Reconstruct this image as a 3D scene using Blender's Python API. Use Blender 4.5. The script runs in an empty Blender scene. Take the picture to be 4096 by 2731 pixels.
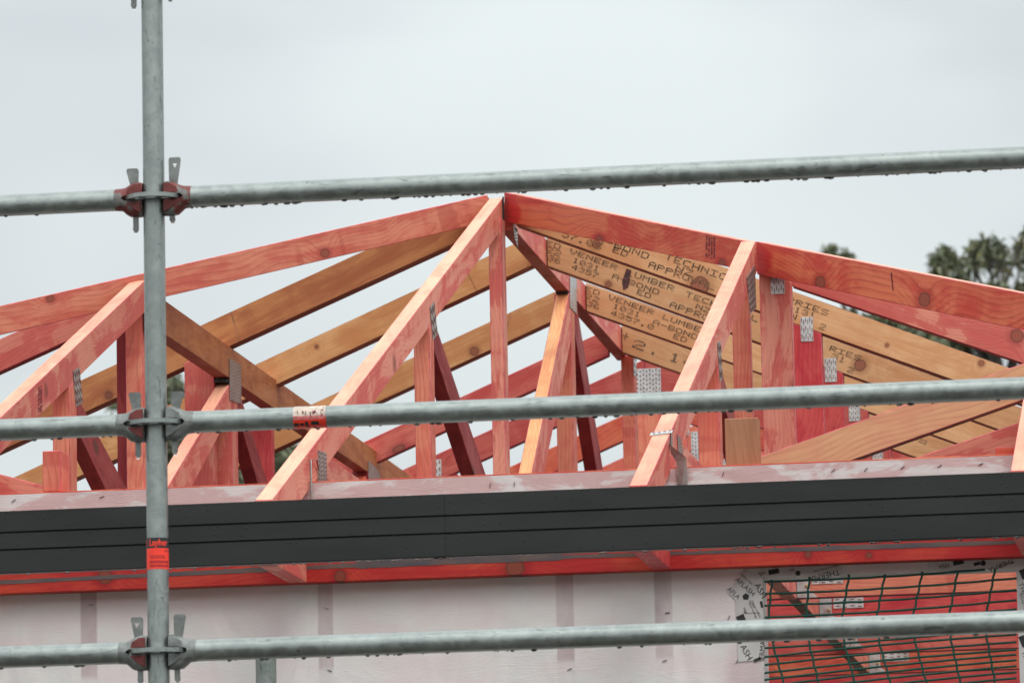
import bpy, bmesh, math, random
from mathutils import Vector, Matrix
random.seed(7)
S = bpy.context.scene
C = S.collection
# ------------------------------------------------------------------ camera
cd = bpy.data.cameras.new('camera'); cam = bpy.data.objects.new('camera', cd); C.objects.link(cam)
PITCH, YAW, ROLL = .1524, .1454, .0206
fw = Vector((-math.sin(YAW)*math.cos(PITCH), math.cos(YAW)*math.cos(PITCH), math.sin(PITCH)))
r0 = Vector((math.cos(YAW), math.sin(YAW), 0)); u0 = r0.cross(fw)
rt = r0*math.cos(ROLL) - u0*math.sin(ROLL); up = u0*math.cos(ROLL) + r0*math.sin(ROLL)
cam.matrix_world = Matrix((rt, up, -fw)).transposed().to_4x4()
cd.sensor_width = 36; cd.lens = 190.26; cd.clip_start = .5; cd.clip_end = 3000
cd.dof.use_dof = True; cd.dof.focus_distance = 14.6; cd.dof.aperture_fstop = 13
S.camera = cam
# ------------------------------------------------------------------ sky, sun, exposure
SUN_EL, SUN_AZ = math.radians(56), math.radians(150)      # azimuth clockwise from +Y
w = bpy.data.worlds.new('World'); S.world = w; w.use_nodes = True
nt = w.node_tree; nt.nodes.clear()
def N(nt, t, **k):
    n = nt.nodes.new(t)
    for a, b in k.items():
        if a.startswith('i_'): n.inputs[a[2:].replace('_', ' ')].default_value = b
        else: setattr(n, a, b)
    return n
def mathn(nt, op, a, b=None, c=None, clamp=False):
    n = nt.nodes.new('ShaderNodeMath'); n.operation = op; n.use_clamp = clamp
    for i, v in enumerate((a, b, c)):
        if v is None: continue
        if isinstance(v, (int, float)): n.inputs[i].default_value = v
        else: nt.links.new(v, n.inputs[i])
    return n.outputs[0]
def mixc(nt, f, a, b, mode='MIX'):
    n = nt.nodes.new('ShaderNodeMix'); n.data_type = 'RGBA'; n.blend_type = mode
    for i, v in ((0, f), (6, a), (7, b)):
        if isinstance(v, (int, float)): n.inputs[i].default_value = v
        elif isinstance(v, tuple): n.inputs[i].default_value = (*v[:3], 1)
        else: nt.links.new(v, n.inputs[i])
    return n.outputs[2]
def maprange(nt, v, a, b, c=0., d=1., smooth=True):
    n = nt.nodes.new('ShaderNodeMapRange'); n.interpolation_type = 'SMOOTHSTEP' if smooth else 'LINEAR'
    nt.links.new(v, n.inputs[0])
    for i, x in enumerate((a, b, c, d)): n.inputs[i+1].default_value = x
    return n.outputs[0]
def noise(nt, vec, scale, detail=3, rough=.5, dist=0):
    n = N(nt, 'ShaderNodeTexNoise'); n.inputs['Scale'].default_value = scale; n.inputs['Detail'].default_value = detail
    n.inputs['Roughness'].default_value = rough; n.inputs['Distortion'].default_value = dist
    nt.links.new(vec, n.inputs['Vector']); return n.outputs[0]
def mapping(nt, vec, sc=(1,1,1), loc=(0,0,0)):
    n = N(nt, 'ShaderNodeMapping'); n.inputs['Scale'].default_value = sc; n.inputs['Location'].default_value = loc
    nt.links.new(vec, n.inputs[0]); return n.outputs[0]
sky = N(nt, 'ShaderNodeTexSky', sky_type='NISHITA', sun_disc=False, sun_elevation=SUN_EL, sun_rotation=SUN_AZ)
tc = N(nt, 'ShaderNodeTexCoord')
sp = N(nt, 'ShaderNodeSeparateXYZ'); nt.links.new(tc.outputs['Generated'], sp.inputs[0])
cl = noise(nt, mapping(nt, tc.outputs['Generated'], (1, 1, 2.2)), 5.5, 3, .5, .4)
clf = maprange(nt, cl, .34, .66, .885, 1.03)
el = maprange(nt, sp.outputs[2], .12, .95, .95, 2.05, False)       # an overcast sky is brighter overhead
dt = N(nt, 'ShaderNodeVectorMath', operation='DOT_PRODUCT'); nt.links.new(tc.outputs['Generated'], dt.inputs[0])
dt.inputs[1].default_value = (math.sin(SUN_AZ)*math.cos(SUN_EL), math.cos(SUN_AZ)*math.cos(SUN_EL), math.sin(SUN_EL))
glow = maprange(nt, dt.outputs['Value'], -.2, 1., 1., 1.5, False)  # and brighter where the veiled sun stands
lum = mathn(nt, 'MULTIPLY', mathn(nt, 'MULTIPLY', clf, el), glow)
tone = mixc(nt, maprange(nt, cl, .35, .65), (.66, .71, .74), (.72, .775, .78))
oc = N(nt, 'ShaderNodeVectorMath', operation='SCALE'); nt.links.new(tone, oc.inputs[0]); nt.links.new(lum, oc.inputs['Scale'])
skd = N(nt, 'ShaderNodeVectorMath', operation='SCALE'); nt.links.new(sky.outputs[0], skd.inputs[0]); skd.inputs['Scale'].default_value = .1
fin = mixc(nt, .96, skd.outputs[0], oc.outputs[0])
bg = N(nt, 'ShaderNodeBackground'); nt.links.new(fin, bg.inputs[0]); bg.inputs[1].default_value = 1
wo = N(nt, 'ShaderNodeOutputWorld'); nt.links.new(bg.outputs[0], wo.inputs[0])
sd = bpy.data.lights.new('sun', 'SUN'); sd.energy = .9; sd.angle = math.radians(25); sd.color = (1, .97, .92)
sun = bpy.data.objects.new('sun', sd); C.objects.link(sun)
sv = Vector((math.sin(SUN_AZ)*math.cos(SUN_EL), math.cos(SUN_AZ)*math.cos(SUN_EL), math.sin(SUN_EL)))
sun.rotation_euler = sv.to_track_quat('Z', 'Y').to_euler()
S.view_settings.view_transform = 'Standard'; S.view_settings.look = 'None'; S.view_settings.exposure = .10; S.view_settings.gamma = 1
S.render.engine = 'CYCLES'
S.cycles.max_bounces = 8; S.cycles.transparent_max_bounces = 12

# ------------------------------------------------------------------ materials
def newmat(name, rough=.6, metal=0., spec=.4):
    m = bpy.data.materials.new(name); m.use_nodes = True; t = m.node_tree
    b = t.nodes['Principled BSDF']; b.inputs['Roughness'].default_value = rough; b.inputs['Metallic'].default_value = metal
    b.inputs['Specular IOR Level'].default_value = spec
    return m, t, b
def bump(t, b, h, dist=.001, strength=.6):
    n = N(t, 'ShaderNodeBump'); n.inputs['Distance'].default_value = dist; n.inputs['Strength'].default_value = strength
    t.links.new(h, n.inputs['Height']); t.links.new(n.outputs[0], b.inputs['Normal'])
def plain(name, col, rough=.6, metal=0., spec=.4, nz=.0, sc=40):
    m, t, b = newmat(name, rough, metal, spec)
    if nz:
        tc = N(t, 'ShaderNodeTexCoord'); a = noise(t, tc.outputs['Object'], sc, 3)
        t.links.new(mixc(t, maprange(t, a, .35, .65), tuple(c*(1-nz) for c in col), tuple(min(1, c*(1+nz)) for c in col)), b.inputs['Base Color'])
    else: b.inputs['Base Color'].default_value = (*col, 1)
    return m
WSPEC = {}
def wood(name, light, mid, dye, dye_amt, grain, grain_c=None, ring=95., knotty=.55, tide=0., patch=.5, knots=None, dyes=None):
    if not knots and not dyes: WSPEC[name] = (name, light, mid, dye, dye_amt, grain, grain_c, ring, knotty, tide, patch)
    m, t, b = newmat(name, .55, 0, .35)
    tc = N(t, 'ShaderNodeTexCoord'); oi = N(t, 'ShaderNodeObjectInfo')
    rnd = oi.outputs['Random']
    cmb = N(t, 'ShaderNodeCombineXYZ')
    for i, k in enumerate((31.7, 17.3, 23.9)): t.links.new(mathn(t, 'MULTIPLY', rnd, k), cmb.inputs[i])
    add = N(t, 'ShaderNodeVectorMath', operation='ADD'); t.links.new(tc.outputs['Object'], add.inputs[0]); t.links.new(cmb.outputs[0], add.inputs[1])
    p = add.outputs[0]
    # knots
    vo = N(t, 'ShaderNodeTexVoronoi'); vo.inputs['Scale'].default_value = 1; vo.inputs['Randomness'].default_value = 1
    t.links.new(mapping(t, p, (3.2, 6.5, 6.5)), vo.inputs['Vector'])
    kc = N(t, 'ShaderNodeSeparateColor'); t.links.new(vo.outputs['Color'], kc.inputs[0])
    if knots:
        kd = None; has = 1.
        wv = noise(t, mapping(t, p, (40, 40, 40)), 1, 2)
        for kx, ky, kr in knots:
            sb = N(t, 'ShaderNodeVectorMath', operation='SUBTRACT'); t.links.new(tc.outputs['Object'], sb.inputs[0]); sb.inputs[1].default_value = (kx, ky, 0)
            mu = N(t, 'ShaderNodeVectorMath', operation='MULTIPLY'); t.links.new(sb.outputs[0], mu.inputs[0]); mu.inputs[1].default_value = ((.72 if 'hip' in name else 1)/kr, 1/kr, .05/kr)
            ln = N(t, 'ShaderNodeVectorMath', operation='LENGTH'); t.links.new(mu.outputs[0], ln.inputs[0])
            kd = ln.outputs['Value'] if kd is None else mathn(t, 'MINIMUM', kd, ln.outputs['Value'])
        kd = mathn(t, 'ADD', kd, mathn(t, 'MULTIPLY', mathn(t, 'SUBTRACT', wv, .5), .35))
        swirl = mathn(t, 'MULTIPLY', maprange(t, kd, .4, 6., 1, 0), .036)
    else:
        has = mathn(t, 'GREATER_THAN', kc.outputs[0], knotty)
        kd = mathn(t, 'DIVIDE', vo.outputs['Distance'], .09)
        swirl = mathn(t, 'MULTIPLY', mathn(t, 'MULTIPLY', maprange(t, kd, .0, 6., 1, 0), has), .045)
    # rings round a wandering pith
    lo = N(t, 'ShaderNodeSeparateXYZ'); t.links.new(tc.outputs['Object'], lo.inputs[0])
    wob = noise(t, mapping(t, p, (1.3, 1.2, 1.2)), 1, 2)
    wob2 = noise(t, mapping(t, p, (1.6, 2, 2), (5, 3, 1)), 1, 2)
    py = mathn(t, 'ADD', lo.outputs[1], mathn(t, 'MULTIPLY', mathn(t, 'SUBTRACT', wob, .28), .32))
    pz = mathn(t, 'ADD', lo.outputs[2], mathn(t, 'MULTIPLY', mathn(t, 'SUBTRACT', wob2, .2), .16))
    rr = mathn(t, 'SQRT', mathn(t, 'ADD', mathn(t, 'MULTIPLY', py, py), mathn(t, 'MULTIPLY', pz, pz)))
    fine = noise(t, mapping(t, p, (3, 60, 60)), 1, 3)
    rr = mathn(t, 'ADD', mathn(t, 'ADD', rr, swirl), mathn(t, 'MULTIPLY', fine, .004))
    ph = mathn(t, 'FRACT', mathn(t, 'MULTIPLY', rr, ring))
    line = mathn(t, 'POWER', ph, 4.5)
    line = mathn(t, 'MULTIPLY', line, maprange(t, fine, .3, .7, .35, 1.0))
    # dye soaked in unevenly, running with the grain
    crisp = .5 if name.startswith('pink') else .12
    blot = noise(t, mapping(t, p, (2.6, 9, 9), (2, 8, 4)), 1, 5, .62, 1.2)
    drip = noise(t, mapping(t, p, (16, 3, 3), (7, 1, 4)), 1, 3, .5)
    raw = mathn(t, 'ADD', mathn(t, 'MULTIPLY', blot, .72), mathn(t, 'MULTIPLY', drip, .28))
    bl = mathn(t, 'ADD', mathn(t, 'MULTIPLY', maprange(t, mathn(t, 'ADD', raw, mathn(t, 'MULTIPLY', mathn(t, 'SUBTRACT', ph, .5), .05)), .38, .62, 0, 1), 1-crisp), mathn(t, 'MULTIPLY', maprange(t, raw, .49, .515, 0, 1), crisp))
    for dx_, dy_, dr_ in (dyes or ()):
        sb = N(t, 'ShaderNodeVectorMath', operation='SUBTRACT'); t.links.new(tc.outputs['Object'], sb.inputs[0]); sb.inputs[1].default_value = (dx_, dy_, 0)
        ln = N(t, 'ShaderNodeVectorMath', operation='LENGTH'); t.links.new(sb.outputs[0], ln.inputs[0])
        dm = maprange(t, mathn(t, 'ADD', ln.outputs['Value'], mathn(t, 'MULTIPLY', mathn(t, 'SUBTRACT', blot, .5), .12)), dr_*.75, dr_*1.15, 1, 0)
        bl = mathn(t, 'MAXIMUM', bl, mathn(t, 'MULTIPLY', dm, 1.25))
    base = mixc(t, maprange(t, noise(t, mapping(t, p, (1.1, 4, 4)), 1, 2), .3, .7), light, mid)
    base = mixc(t, mathn(t, 'MULTIPLY', bl, dye_amt), base, dye)
    gc = grain_c or tuple(c*.42 for c in dye)
    base = mixc(t, mathn(t, 'MULTIPLY', line, grain), base, gc)
    if tide:
        tl = noise(t, mapping(t, p, (9, 1.2, 1.2), (1, 1, 1)), 1, 1, .4)
        tm = mathn(t, 'MULTIPLY', maprange(t, tl, .62, .66), tide)
        base = mixc(t, tm, base, tuple(c*.8 for c in dye))
    streak = noise(t, mapping(t, p, (5, 120, 120)), 1, 2)
    base = mixc(t, maprange(t, streak, .35, .7, 0, .16), base, tuple(c*.6 for c in dye))
    halo = mathn(t, 'MULTIPLY', maprange(t, kd, 1.05, 2.4, .6, 0), has)
    base = mixc(t, halo, base, tuple(c*.62 for c in dye))
    core = mathn(t, 'MULTIPLY', maprange(t, kd, .95, 1.08, 1, 0), has)
    krings = mathn(t, 'FRACT', mathn(t, 'MULTIPLY', kd, 3.4))
    kcol = mixc(t, krings, (dye[0]*.60, dye[0]*.17, dye[0]*.09), (dye[0]*.36, dye[0]*.09, dye[0]*.05))
    base = mixc(t, mathn(t, 'MULTIPLY', core, .8), base, kcol)
    rim = mathn(t, 'MULTIPLY', mathn(t, 'MULTIPLY', maprange(t, kd, .80, .98, 0, 1), maprange(t, kd, 1.0, 1.15, 1, 0)), has)
    base = mixc(t, mathn(t, 'MULTIPLY', rim, .75), base, (dye[0]*.22, dye[0]*.06, dye[0]*.04))
    hsv = N(t, 'ShaderNodeHueSaturation'); t.links.new(base, hsv.inputs['Color'])
    t.links.new(mathn(t, 'ADD', mathn(t, 'MULTIPLY', mathn(t, 'FRACT', mathn(t, 'MULTIPLY', rnd, 7.77)), .22), .90), hsv.inputs['Value'])
    t.links.new(hsv.outputs[0], b.inputs['Base Color'])
    t.links.new(maprange(t, blot, .3, .7, .42, .68), b.inputs['Roughness'])
    bump(t, b, mathn(t, 'ADD', line, fine), .0006, .35)
    return m
W = {}
W['pink'] = wood('pink_dyed_pine', (.74, .285, .195), (.69, .22, .15), (.56, .07, .065), .8, .34, ring=110)
W['salmon'] = wood('salmon_pine', (.74, .27, .165), (.68, .215, .125), (.56, .08, .06), .7, .40, ring=85, tide=.5)
W['orange'] = wood('orange_pine', (.68, .18, .085), (.60, .13, .06), (.50, .025, .024), .75, .52, ring=80)
W['red'] = wood('red_dyed_pine', (.62, .105, .085), (.52, .05, .05), (.43, .010, .026), .75, .35, ring=90)
W['dark'] = wood('crimson_and_shaded_pine', (.34, .035, .03), (.29, .022, .024), (.18, .008, .014), .7, .3, ring=90)  # crimson timber, also used as painted shade on undersides
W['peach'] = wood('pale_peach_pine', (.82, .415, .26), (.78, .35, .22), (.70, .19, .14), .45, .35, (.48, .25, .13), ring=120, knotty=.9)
W['lvl'] = wood('golden_veneer_lumber', (.62, .33, .14), (.55, .26, .10), (.45, .16, .05), .7, .18, (.33, .13, .04), ring=60, knotty=.72, patch=1)
W['lvlpale'] = wood('pale_veneer_lumber', (.68, .39, .195), (.62, .32, .15), (.52, .21, .08), .6, .18, (.33, .13, .04), ring=60, knotty=.72, patch=1)
W['lvlbrown'] = wood('brown_veneer_lumber', (.48, .20, .068), (.42, .15, .048), (.31, .085, .03), .85, .10, (.22, .08, .03), ring=60, knotty=.75, patch=1)
W['lvlshade'] = wood('shaded_brown_underside', (.25, .085, .045), (.21, .06, .03), (.18, .035, .02), .6, .4, (.08, .03, .015), ring=140, knotty=.98)  # dark brown for undersides, their shade put into the colour
W['gold'] = wood('golden_pine_edge', (.86, .44, .19), (.82, .36, .14), (.72, .17, .08), .5, .4, ring=100, knotty=.9)
W['tan'] = wood('tan_pine_with_red_lines', (.62, .33, .17), (.58, .27, .14), (.56, .20, .13), .5, .6, (.36, .12, .06), ring=75, knotty=.9)
W['brown'] = wood('weathered_brown_ply', (.40, .19, .095), (.36, .16, .08), (.30, .11, .055), .5, .25, ring=110, knotty=.97)
W['brick'] = wood('faded_red_pine', (.58, .15, .105), (.50, .10, .075), (.42, .035, .035), .75, .4, ring=90)
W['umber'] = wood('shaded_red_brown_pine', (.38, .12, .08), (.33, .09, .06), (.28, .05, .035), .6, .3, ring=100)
W['wetred'] = wood('wet_red_pine', (.60, .075, .035), (.53, .042, .028), (.43, .010, .016), .8, .4, ring=80, knotty=.5)

W['arris'] = plain('magenta_dye_on_arris', (.58, .085, .12), .6, nz=.35, sc=30)
W['arrisdark'] = plain('dark_worn_arris', (.30, .12, .06), .6, nz=.35, sc=30)
ARR = {'pink': 'arris', 'salmon': 'arris', 'red': 'arris', 'brick': 'arris', 'orange': 'arris', 'gold': 'arris', 'tan': 'arris', 'peach': 'arris', 'lvl': 'arrisdark', 'lvlpale': 'arrisdark', 'lvlbrown': 'arrisdark'}
def steel(name, lo, hi, rough=.5, metal=.35, mark=.6, red=0.):
    m, t, b = newmat(name, rough, metal, .5)
    tc = N(t, 'ShaderNodeTexCoord'); oi = N(t, 'ShaderNodeObjectInfo')
    cmb = N(t, 'ShaderNodeCombineXYZ')
    for i, k in enumerate((13.1, 7.7, 5.3)): t.links.new(mathn(t, 'MULTIPLY', oi.outputs['Random'], k), cmb.inputs[i])
    add = N(t, 'ShaderNodeVectorMath', operation='ADD'); t.links.new(tc.outputs['Object'], add.inputs[0]); t.links.new(cmb.outputs[0], add.inputs[1])
    p = add.outputs[0]
    a = noise(t, p, 30, 5, .65, .6); c = noise(t, mapping(t, p, (.35, 1, 1)), 9, 3, .5)
    col = mixc(t, maprange(t, a, .34, .68), lo, hi)
    col = mixc(t, maprange(t, c, .45, .7, 0, .4), col, tuple(x*.78 for x in lo))
    # scratches and dark scuffs
    s = noise(t, mapping(t, p, (14, 70, 70)), 1, 4, .6, 1.5)
    col = mixc(t, maprange(t, s, .60, .70, 0, mark), col, tuple(x*.32 for x in lo))
    s2 = noise(t, mapping(t, p, (60, 60, 60), (4, 4, 4)), 1, 2)
    col = mixc(t, maprange(t, s2, .70, .76, 0, mark), col, tuple(x*.25 for x in lo))
    if red:
        rn = noise(t, mapping(t, p, (30, 30, 30), (9, 2, 1)), 1, 3)
        col = mixc(t, maprange(t, rn, .5-red*.2, .55-red*.1, 0, .95), col, (.17, .035, .03))
    t.links.new(col, b.inputs['Base Color'])
    t.links.new(maprange(t, a, .3, .7, rough-.1, rough+.15), b.inputs['Roughness'])
    bump(t, b, mathn(t, 'ADD', a, s2), .0004, .5)
    return m
M = {}
M['galv'] = steel('galvanised_tube_steel', (.255, .275, .26), (.35, .375, .355), .37, .76)
M['galvdark'] = steel('dull_galvanised_steel', (.20, .22, .20), (.34, .36, .33), .5, .6)
M['cast'] = steel('cast_steel_with_red_paint', (.14, .135, .125), (.24, .24, .225), .5, .4, .5, .45)
M['castgrey'] = steel('cast_steel_grey', (.15, .155, .145), (.27, .28, .265), .5, .5, .5)
M['plate'] = steel('pressed_galvanised_plate', (.50, .49, .48), (.66, .65, .63), .35, .7, .1)
M['platedull'] = steel('dull_pressed_plate', (.30, .28, .26), (.42, .40, .37), .4, .6, .2)
M['slot'] = plain('tooth_slot', (.16, .045, .035), .8)
m, t, b = newmat('faded_stencil_ink', .75)
tc = N(t, 'ShaderNodeTexCoord'); a = noise(t, tc.outputs['Object'], 130, 3, .7); c = noise(t, tc.outputs['Object'], 14, 2)
t.links.new(mixc(t, maprange(t, mathn(t, 'ADD', mathn(t, 'MULTIPLY', a, .6), mathn(t, 'MULTIPLY', c, .4)), .42, .60), (.055, .042, .03), (.26, .14, .065)), b.inputs['Base Color'])
M['ink'] = m
M['inkred'] = plain('dark_red_stamp_ink', (.16, .02, .03), .8)
M['print'] = plain('black_print', (.03, .028, .027), .6)
M['tape'] = plain('white_flashing_tape', (.60, .57, .55), .4, nz=.06, sc=20)
M['stickred'] = plain('fluorescent_red_sticker', (.95, .05, .025), .35, nz=.06, sc=60)
M['stickblack'] = plain('black_sticker', (.02, .02, .022), .35)
M['stickwhite'] = plain('worn_cream_sticker', (.60, .48, .40), .5, nz=.2, sc=120)
M['net'] = plain('green_net_cord', (.003, .062, .042), .55, nz=.4, sc=500)
M['staple'] = plain('staple_wire', (.10, .09, .09), .4, .6)
M['bolt'] = plain('brass_screw', (.45, .33, .16), .35, .8)
m, t, b = newmat('rain_water', .02); b.inputs['Transmission Weight'].default_value = 1; b.inputs['IOR'].default_value = 1.33
M['water'] = m
# charcoal fascia with water beads
m, t, b = newmat('charcoal_coated_steel', .45, 0, .25)
tc = N(t, 'ShaderNodeTexCoord')
vo = N(t, 'ShaderNodeTexVoronoi'); vo.inputs['Scale'].default_value = 75; t.links.new(tc.outputs['Object'], vo.inputs['Vector'])
kc = N(t, 'ShaderNodeSeparateColor'); t.links.new(vo.outputs['Color'], kc.inputs[0])
sz = N(t, 'ShaderNodeSeparateXYZ'); t.links.new(tc.outputs['Object'], sz.inputs[0])
dens = maprange(t, sz.outputs[2], 1.49, 1.595, .93, .52, False)
bead = mathn(t, 'MULTIPLY', maprange(t, vo.outputs['Distance'], .12, .24, 1, 0), mathn(t, 'GREATER_THAN', kc.outputs[0], dens))
a = noise(t, mapping(t, tc.outputs['Object'], (2, 8, 8)), 2, 3)
col = mixc(t, maprange(t, a, .3, .7), (.023, .0235, .0225), (.031, .0315, .030))
t.links.new(mixc(t, mathn(t, 'MULTIPLY', bead, .4), col, (.012, .014, .016)), b.inputs['Base Color'])
t.links.new(maprange(t, bead, 0, 1, .42, .12), b.inputs['Roughness'])
bump(t, b, bead, .0007, .6)
M['fascia'] = m
# building wrap: thin woven sheet, stained, studs showing through painted as darker stripes
m, t, b = newmat('pale_building_wrap', .7, 0, .25)
tc = N(t, 'ShaderNodeTexCoord'); p = tc.outputs['Object']
s3 = N(t, 'ShaderNodeSeparateXYZ'); t.links.new(p, s3.inputs[0])
blo = noise(t, mapping(t, p, (3, 1, 5)), 2.2, 4, .55)
col = mixc(t, maprange(t, blo, .35, .68), (.83, .79, .76), (.84, .73, .715))
mask = None
for cx, hw in ((-2.991, .019), (-2.394, .017), (-1.798, .020), (-1.555, .020), (-3.6, .02), (-1.335, .022), (-.62, .03)):
    d = mathn(t, 'ABSOLUTE', mathn(t, 'SUBTRACT', s3.outputs[0], cx))
    e = maprange(t, d, hw-.001, hw+.004, 1, 0)
    mask = e if mask is None else mathn(t, 'MAXIMUM', mask, e)
cling = noise(t, mapping(t, p, (9, 1, 6), (3, 3, 3)), 1, 4, .6)
mask = mathn(t, 'MULTIPLY', mask, maprange(t, cling, .25, .7, .35, .8))
mask = mathn(t, 'MULTIPLY', mask, maprange(t, s3.outputs[2], 1.225, 1.245, 0.12, 1))
col = mixc(t, mask, col, (.50, .365, .37))
topb = maprange(t, s3.outputs[2], 1.60, 1.615)
tb = noise(t, mapping(t, p, (6, 1, 16), (1, 2, 3)), 1, 5, .6, .8)
tcol = mixc(t, maprange(t, tb, .47, .56), (.60, .40, .385), (.68, .61, .59))
tcol = mixc(t, maprange(t, noise(t, mapping(t, p, (4, 1, 90)), 1, 2), .45, .7, 0, .3), tcol, (.56, .36, .35))
col = mixc(t, topb, col, tcol)
pk = mathn(t, 'MULTIPLY', maprange(t, mathn(t, 'ABSOLUTE', mathn(t, 'SUBTRACT', s3.outputs[0], -1.36)), .02, .07, 1, 0), maprange(t, s3.outputs[2], 1.15, 1.3, 1, 0))
col = mixc(t, mathn(t, 'MULTIPLY', pk, .6), col, (.52, .32, .33))
t.links.new(col, b.inputs['Base Color'])
weave = noise(t, mapping(t, p, (60, 60, 900)), 1, 1)
cr = noise(t, mapping(t, p, (5, 1, 2.5)), 1, 2, .5, 1.0)
wr = noise(t, mapping(t, p, (1.4, 1, 9), (2, 0, 0)), 1, 3, .5, 2.2)
wr = maprange(t, mathn(t, 'ABSOLUTE', mathn(t, 'SUBTRACT', wr, .5)), 0, .03, 1, 0)
bump(t, b, mathn(t, 'ADD', mathn(t, 'ADD', mathn(t, 'MULTIPLY', cr, 8), mathn(t, 'MULTIPLY', wr, .07)), mathn(t, 'MULTIPLY', weave, .25)), .0035, .7)
M['wrap'] = m
# foliage / bark / ground
def leafmat(name, a, c):
    m, t, b = newmat(name, .55, 0, .3)
    g = N(t, 'ShaderNodeNewGeometry'); r = g.outputs['Random Per Island']
    t.links.new(mixc(t, r, a, c), b.inputs['Base Color']); return m
M['leaf'] = leafmat('dark_strap_leaves', (.085, .10, .06), (.22, .235, .14))
M['leafdry'] = leafmat('olive_strap_leaves', (.10, .10, .045), (.24, .20, .07))
M['bark'] = plain('grey_bark', (.09, .075, .06), .9, nz=.3, sc=6)
m, t, b = newmat('damp_building_site_ground', .9)
tc = N(t, 'ShaderNodeTexCoord'); a = noise(t, tc.outputs['Object'], .8, 6, .6)
t.links.new(mixc(t, maprange(t, a, .35, .65), (.04, .036, .03), (.075, .068, .055)), b.inputs['Base Color']); bump(t, b, a, .05, .5)
M['ground'] = m

# ------------------------------------------------------------------ helpers
def mk(name, verts, faces, mats, parent=None, basis=None, fmat=None, bevel=0, smooth=False):
    me = bpy.data.meshes.new(name); me.from_pydata([tuple(v) for v in verts], [], faces)
    for mm in (mats if isinstance(mats, (list, tuple)) else [mats]): me.materials.append(mm)
    if fmat:
        for i, k in fmat.items(): me.polygons[i].material_index = k
    bm = bmesh.new(); bm.from_mesh(me); bmesh.ops.recalc_face_normals(bm, faces=bm.faces)
    if bevel: bmesh.ops.bevel(bm, geom=[e for e in bm.edges], offset=bevel, segments=1, affect='EDGES', clamp_overlap=True, material=3 if len(me.materials) > 3 else -1)
    if smooth:
        for f in bm.faces: f.smooth = True
    bm.to_mesh(me); bm.free()
    o = bpy.data.objects.new(name, me); C.objects.link(o)
    mw = basis or Matrix()
    if parent is not None:
        o.parent = parent; o.matrix_parent_inverse = Matrix(); o.matrix_basis = abs_of(parent).inverted() @ mw
    else: o.matrix_basis = mw
    return o
def abs_of(o):
    m = o.matrix_basis.copy()
    while o.parent: o = o.parent; m = o.matrix_basis @ m
    return m
def tag(o, label, cat=None, group=None, kind=None):
    if label: o['label'] = label
    if cat: o['category'] = cat
    if group: o['group'] = group
    if kind: o['kind'] = kind
    return o
def thing(name, loc, label, cat, group=None):
    o = bpy.data.objects.new(name, None); o.empty_display_size = .1; C.objects.link(o); o.location = loc
    return tag(o, label, cat, group)
def plane(kind, c):
    """origin, in-plane horizontal axis, extrusion direction (away from the seen face)"""
    if kind == 'X': return Vector((c, 0, 0)), Vector((0, 1, 0)), Vector((-1, 0, 0))
    if kind == 'Y': return Vector((0, c, 0)), Vector((1, 0, 0)), Vector((0, 1, 0))
    if kind == 'HL': return Vector((c[0], c[1], 0)), Vector((-1, -1.2485, 0)), Vector((-1.2485, 1, 0)).normalized()
    if kind == 'HR': return Vector((c[0], c[1], 0)), Vector((1, -1.23, 0)), Vector((1.23, 1, 0)).normalized()
def prism(name, kind, c, pts, t, mat, parent=None, edge=None, under=None, bevel=.0016, front=0, knots=None, dyes=None):
    O, ax, en = plane(kind, c)
    P3 = [O + ax*a + Vector((0, 0, z)) for a, z in pts]
    n = len(P3); L = max(range(n), key=lambda i: (P3[(i+1) % n]-P3[i]).length)
    lx = (P3[(L+1) % n]-P3[L]).normalized()
    if lx.z < 0 and abs(lx.z) > .9: lx = -lx
    lz = en; ly = lz.cross(lx).normalized()
    mid = sum(P3, Vector())/n
    B = Matrix((lx, ly, lz)).transposed().to_4x4(); B.translation = mid
    Bi = B.inverted()
    vs = [Bi @ q for q in P3] + [Bi @ (q + en*t) for q in P3]
    fs = [list(range(n)), list(range(2*n-1, n-1, -1))] + [[i, (i+1) % n, n+(i+1) % n, n+i] for i in range(n)]
    fm = {}
    mats = [W[mat] if isinstance(mat, str) else mat]
    if knots or dyes:
        loc = lambda q: Bi @ (O + ax*q[0] + Vector((0, 0, q[1])))
        sp_ = WSPEC[W[mat].name]
        mats = [wood(sp_[0]+'_'+name, *sp_[1:], knots=[(*loc(q)[:2], q[2]) for q in (knots or ())], dyes=[(*loc(q)[:2], q[2]) for q in (dyes or ())])]
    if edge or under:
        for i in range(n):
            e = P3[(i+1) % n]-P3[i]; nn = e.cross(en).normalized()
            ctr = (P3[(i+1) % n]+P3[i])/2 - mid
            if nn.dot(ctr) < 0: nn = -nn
            if edge and nn.z > .5: fm[2+i] = 1  # top faces paler: lighter dye plus skylight painted into the colour
            if under and nn.z < -.5: fm[2+i] = 2  # down-facing sides get a darker material, shade painted in
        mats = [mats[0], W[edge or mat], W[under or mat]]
    if isinstance(mat, str) and mat in ARR:
        if len(mats) == 1: mats = [mats[0]]*3
        mats.append(W[ARR[mat]])
    return mk(name, vs, fs, mats, parent, B, fm, bevel)
def par(a0, z0, a1, z1, h): return [(a0, z0), (a1, z1), (a1, z1-h), (a0, z0-h)]
def rect(a0, a1, z0, z1): return [(a0, z0), (a1, z0), (a1, z1), (a0, z1)]
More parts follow.
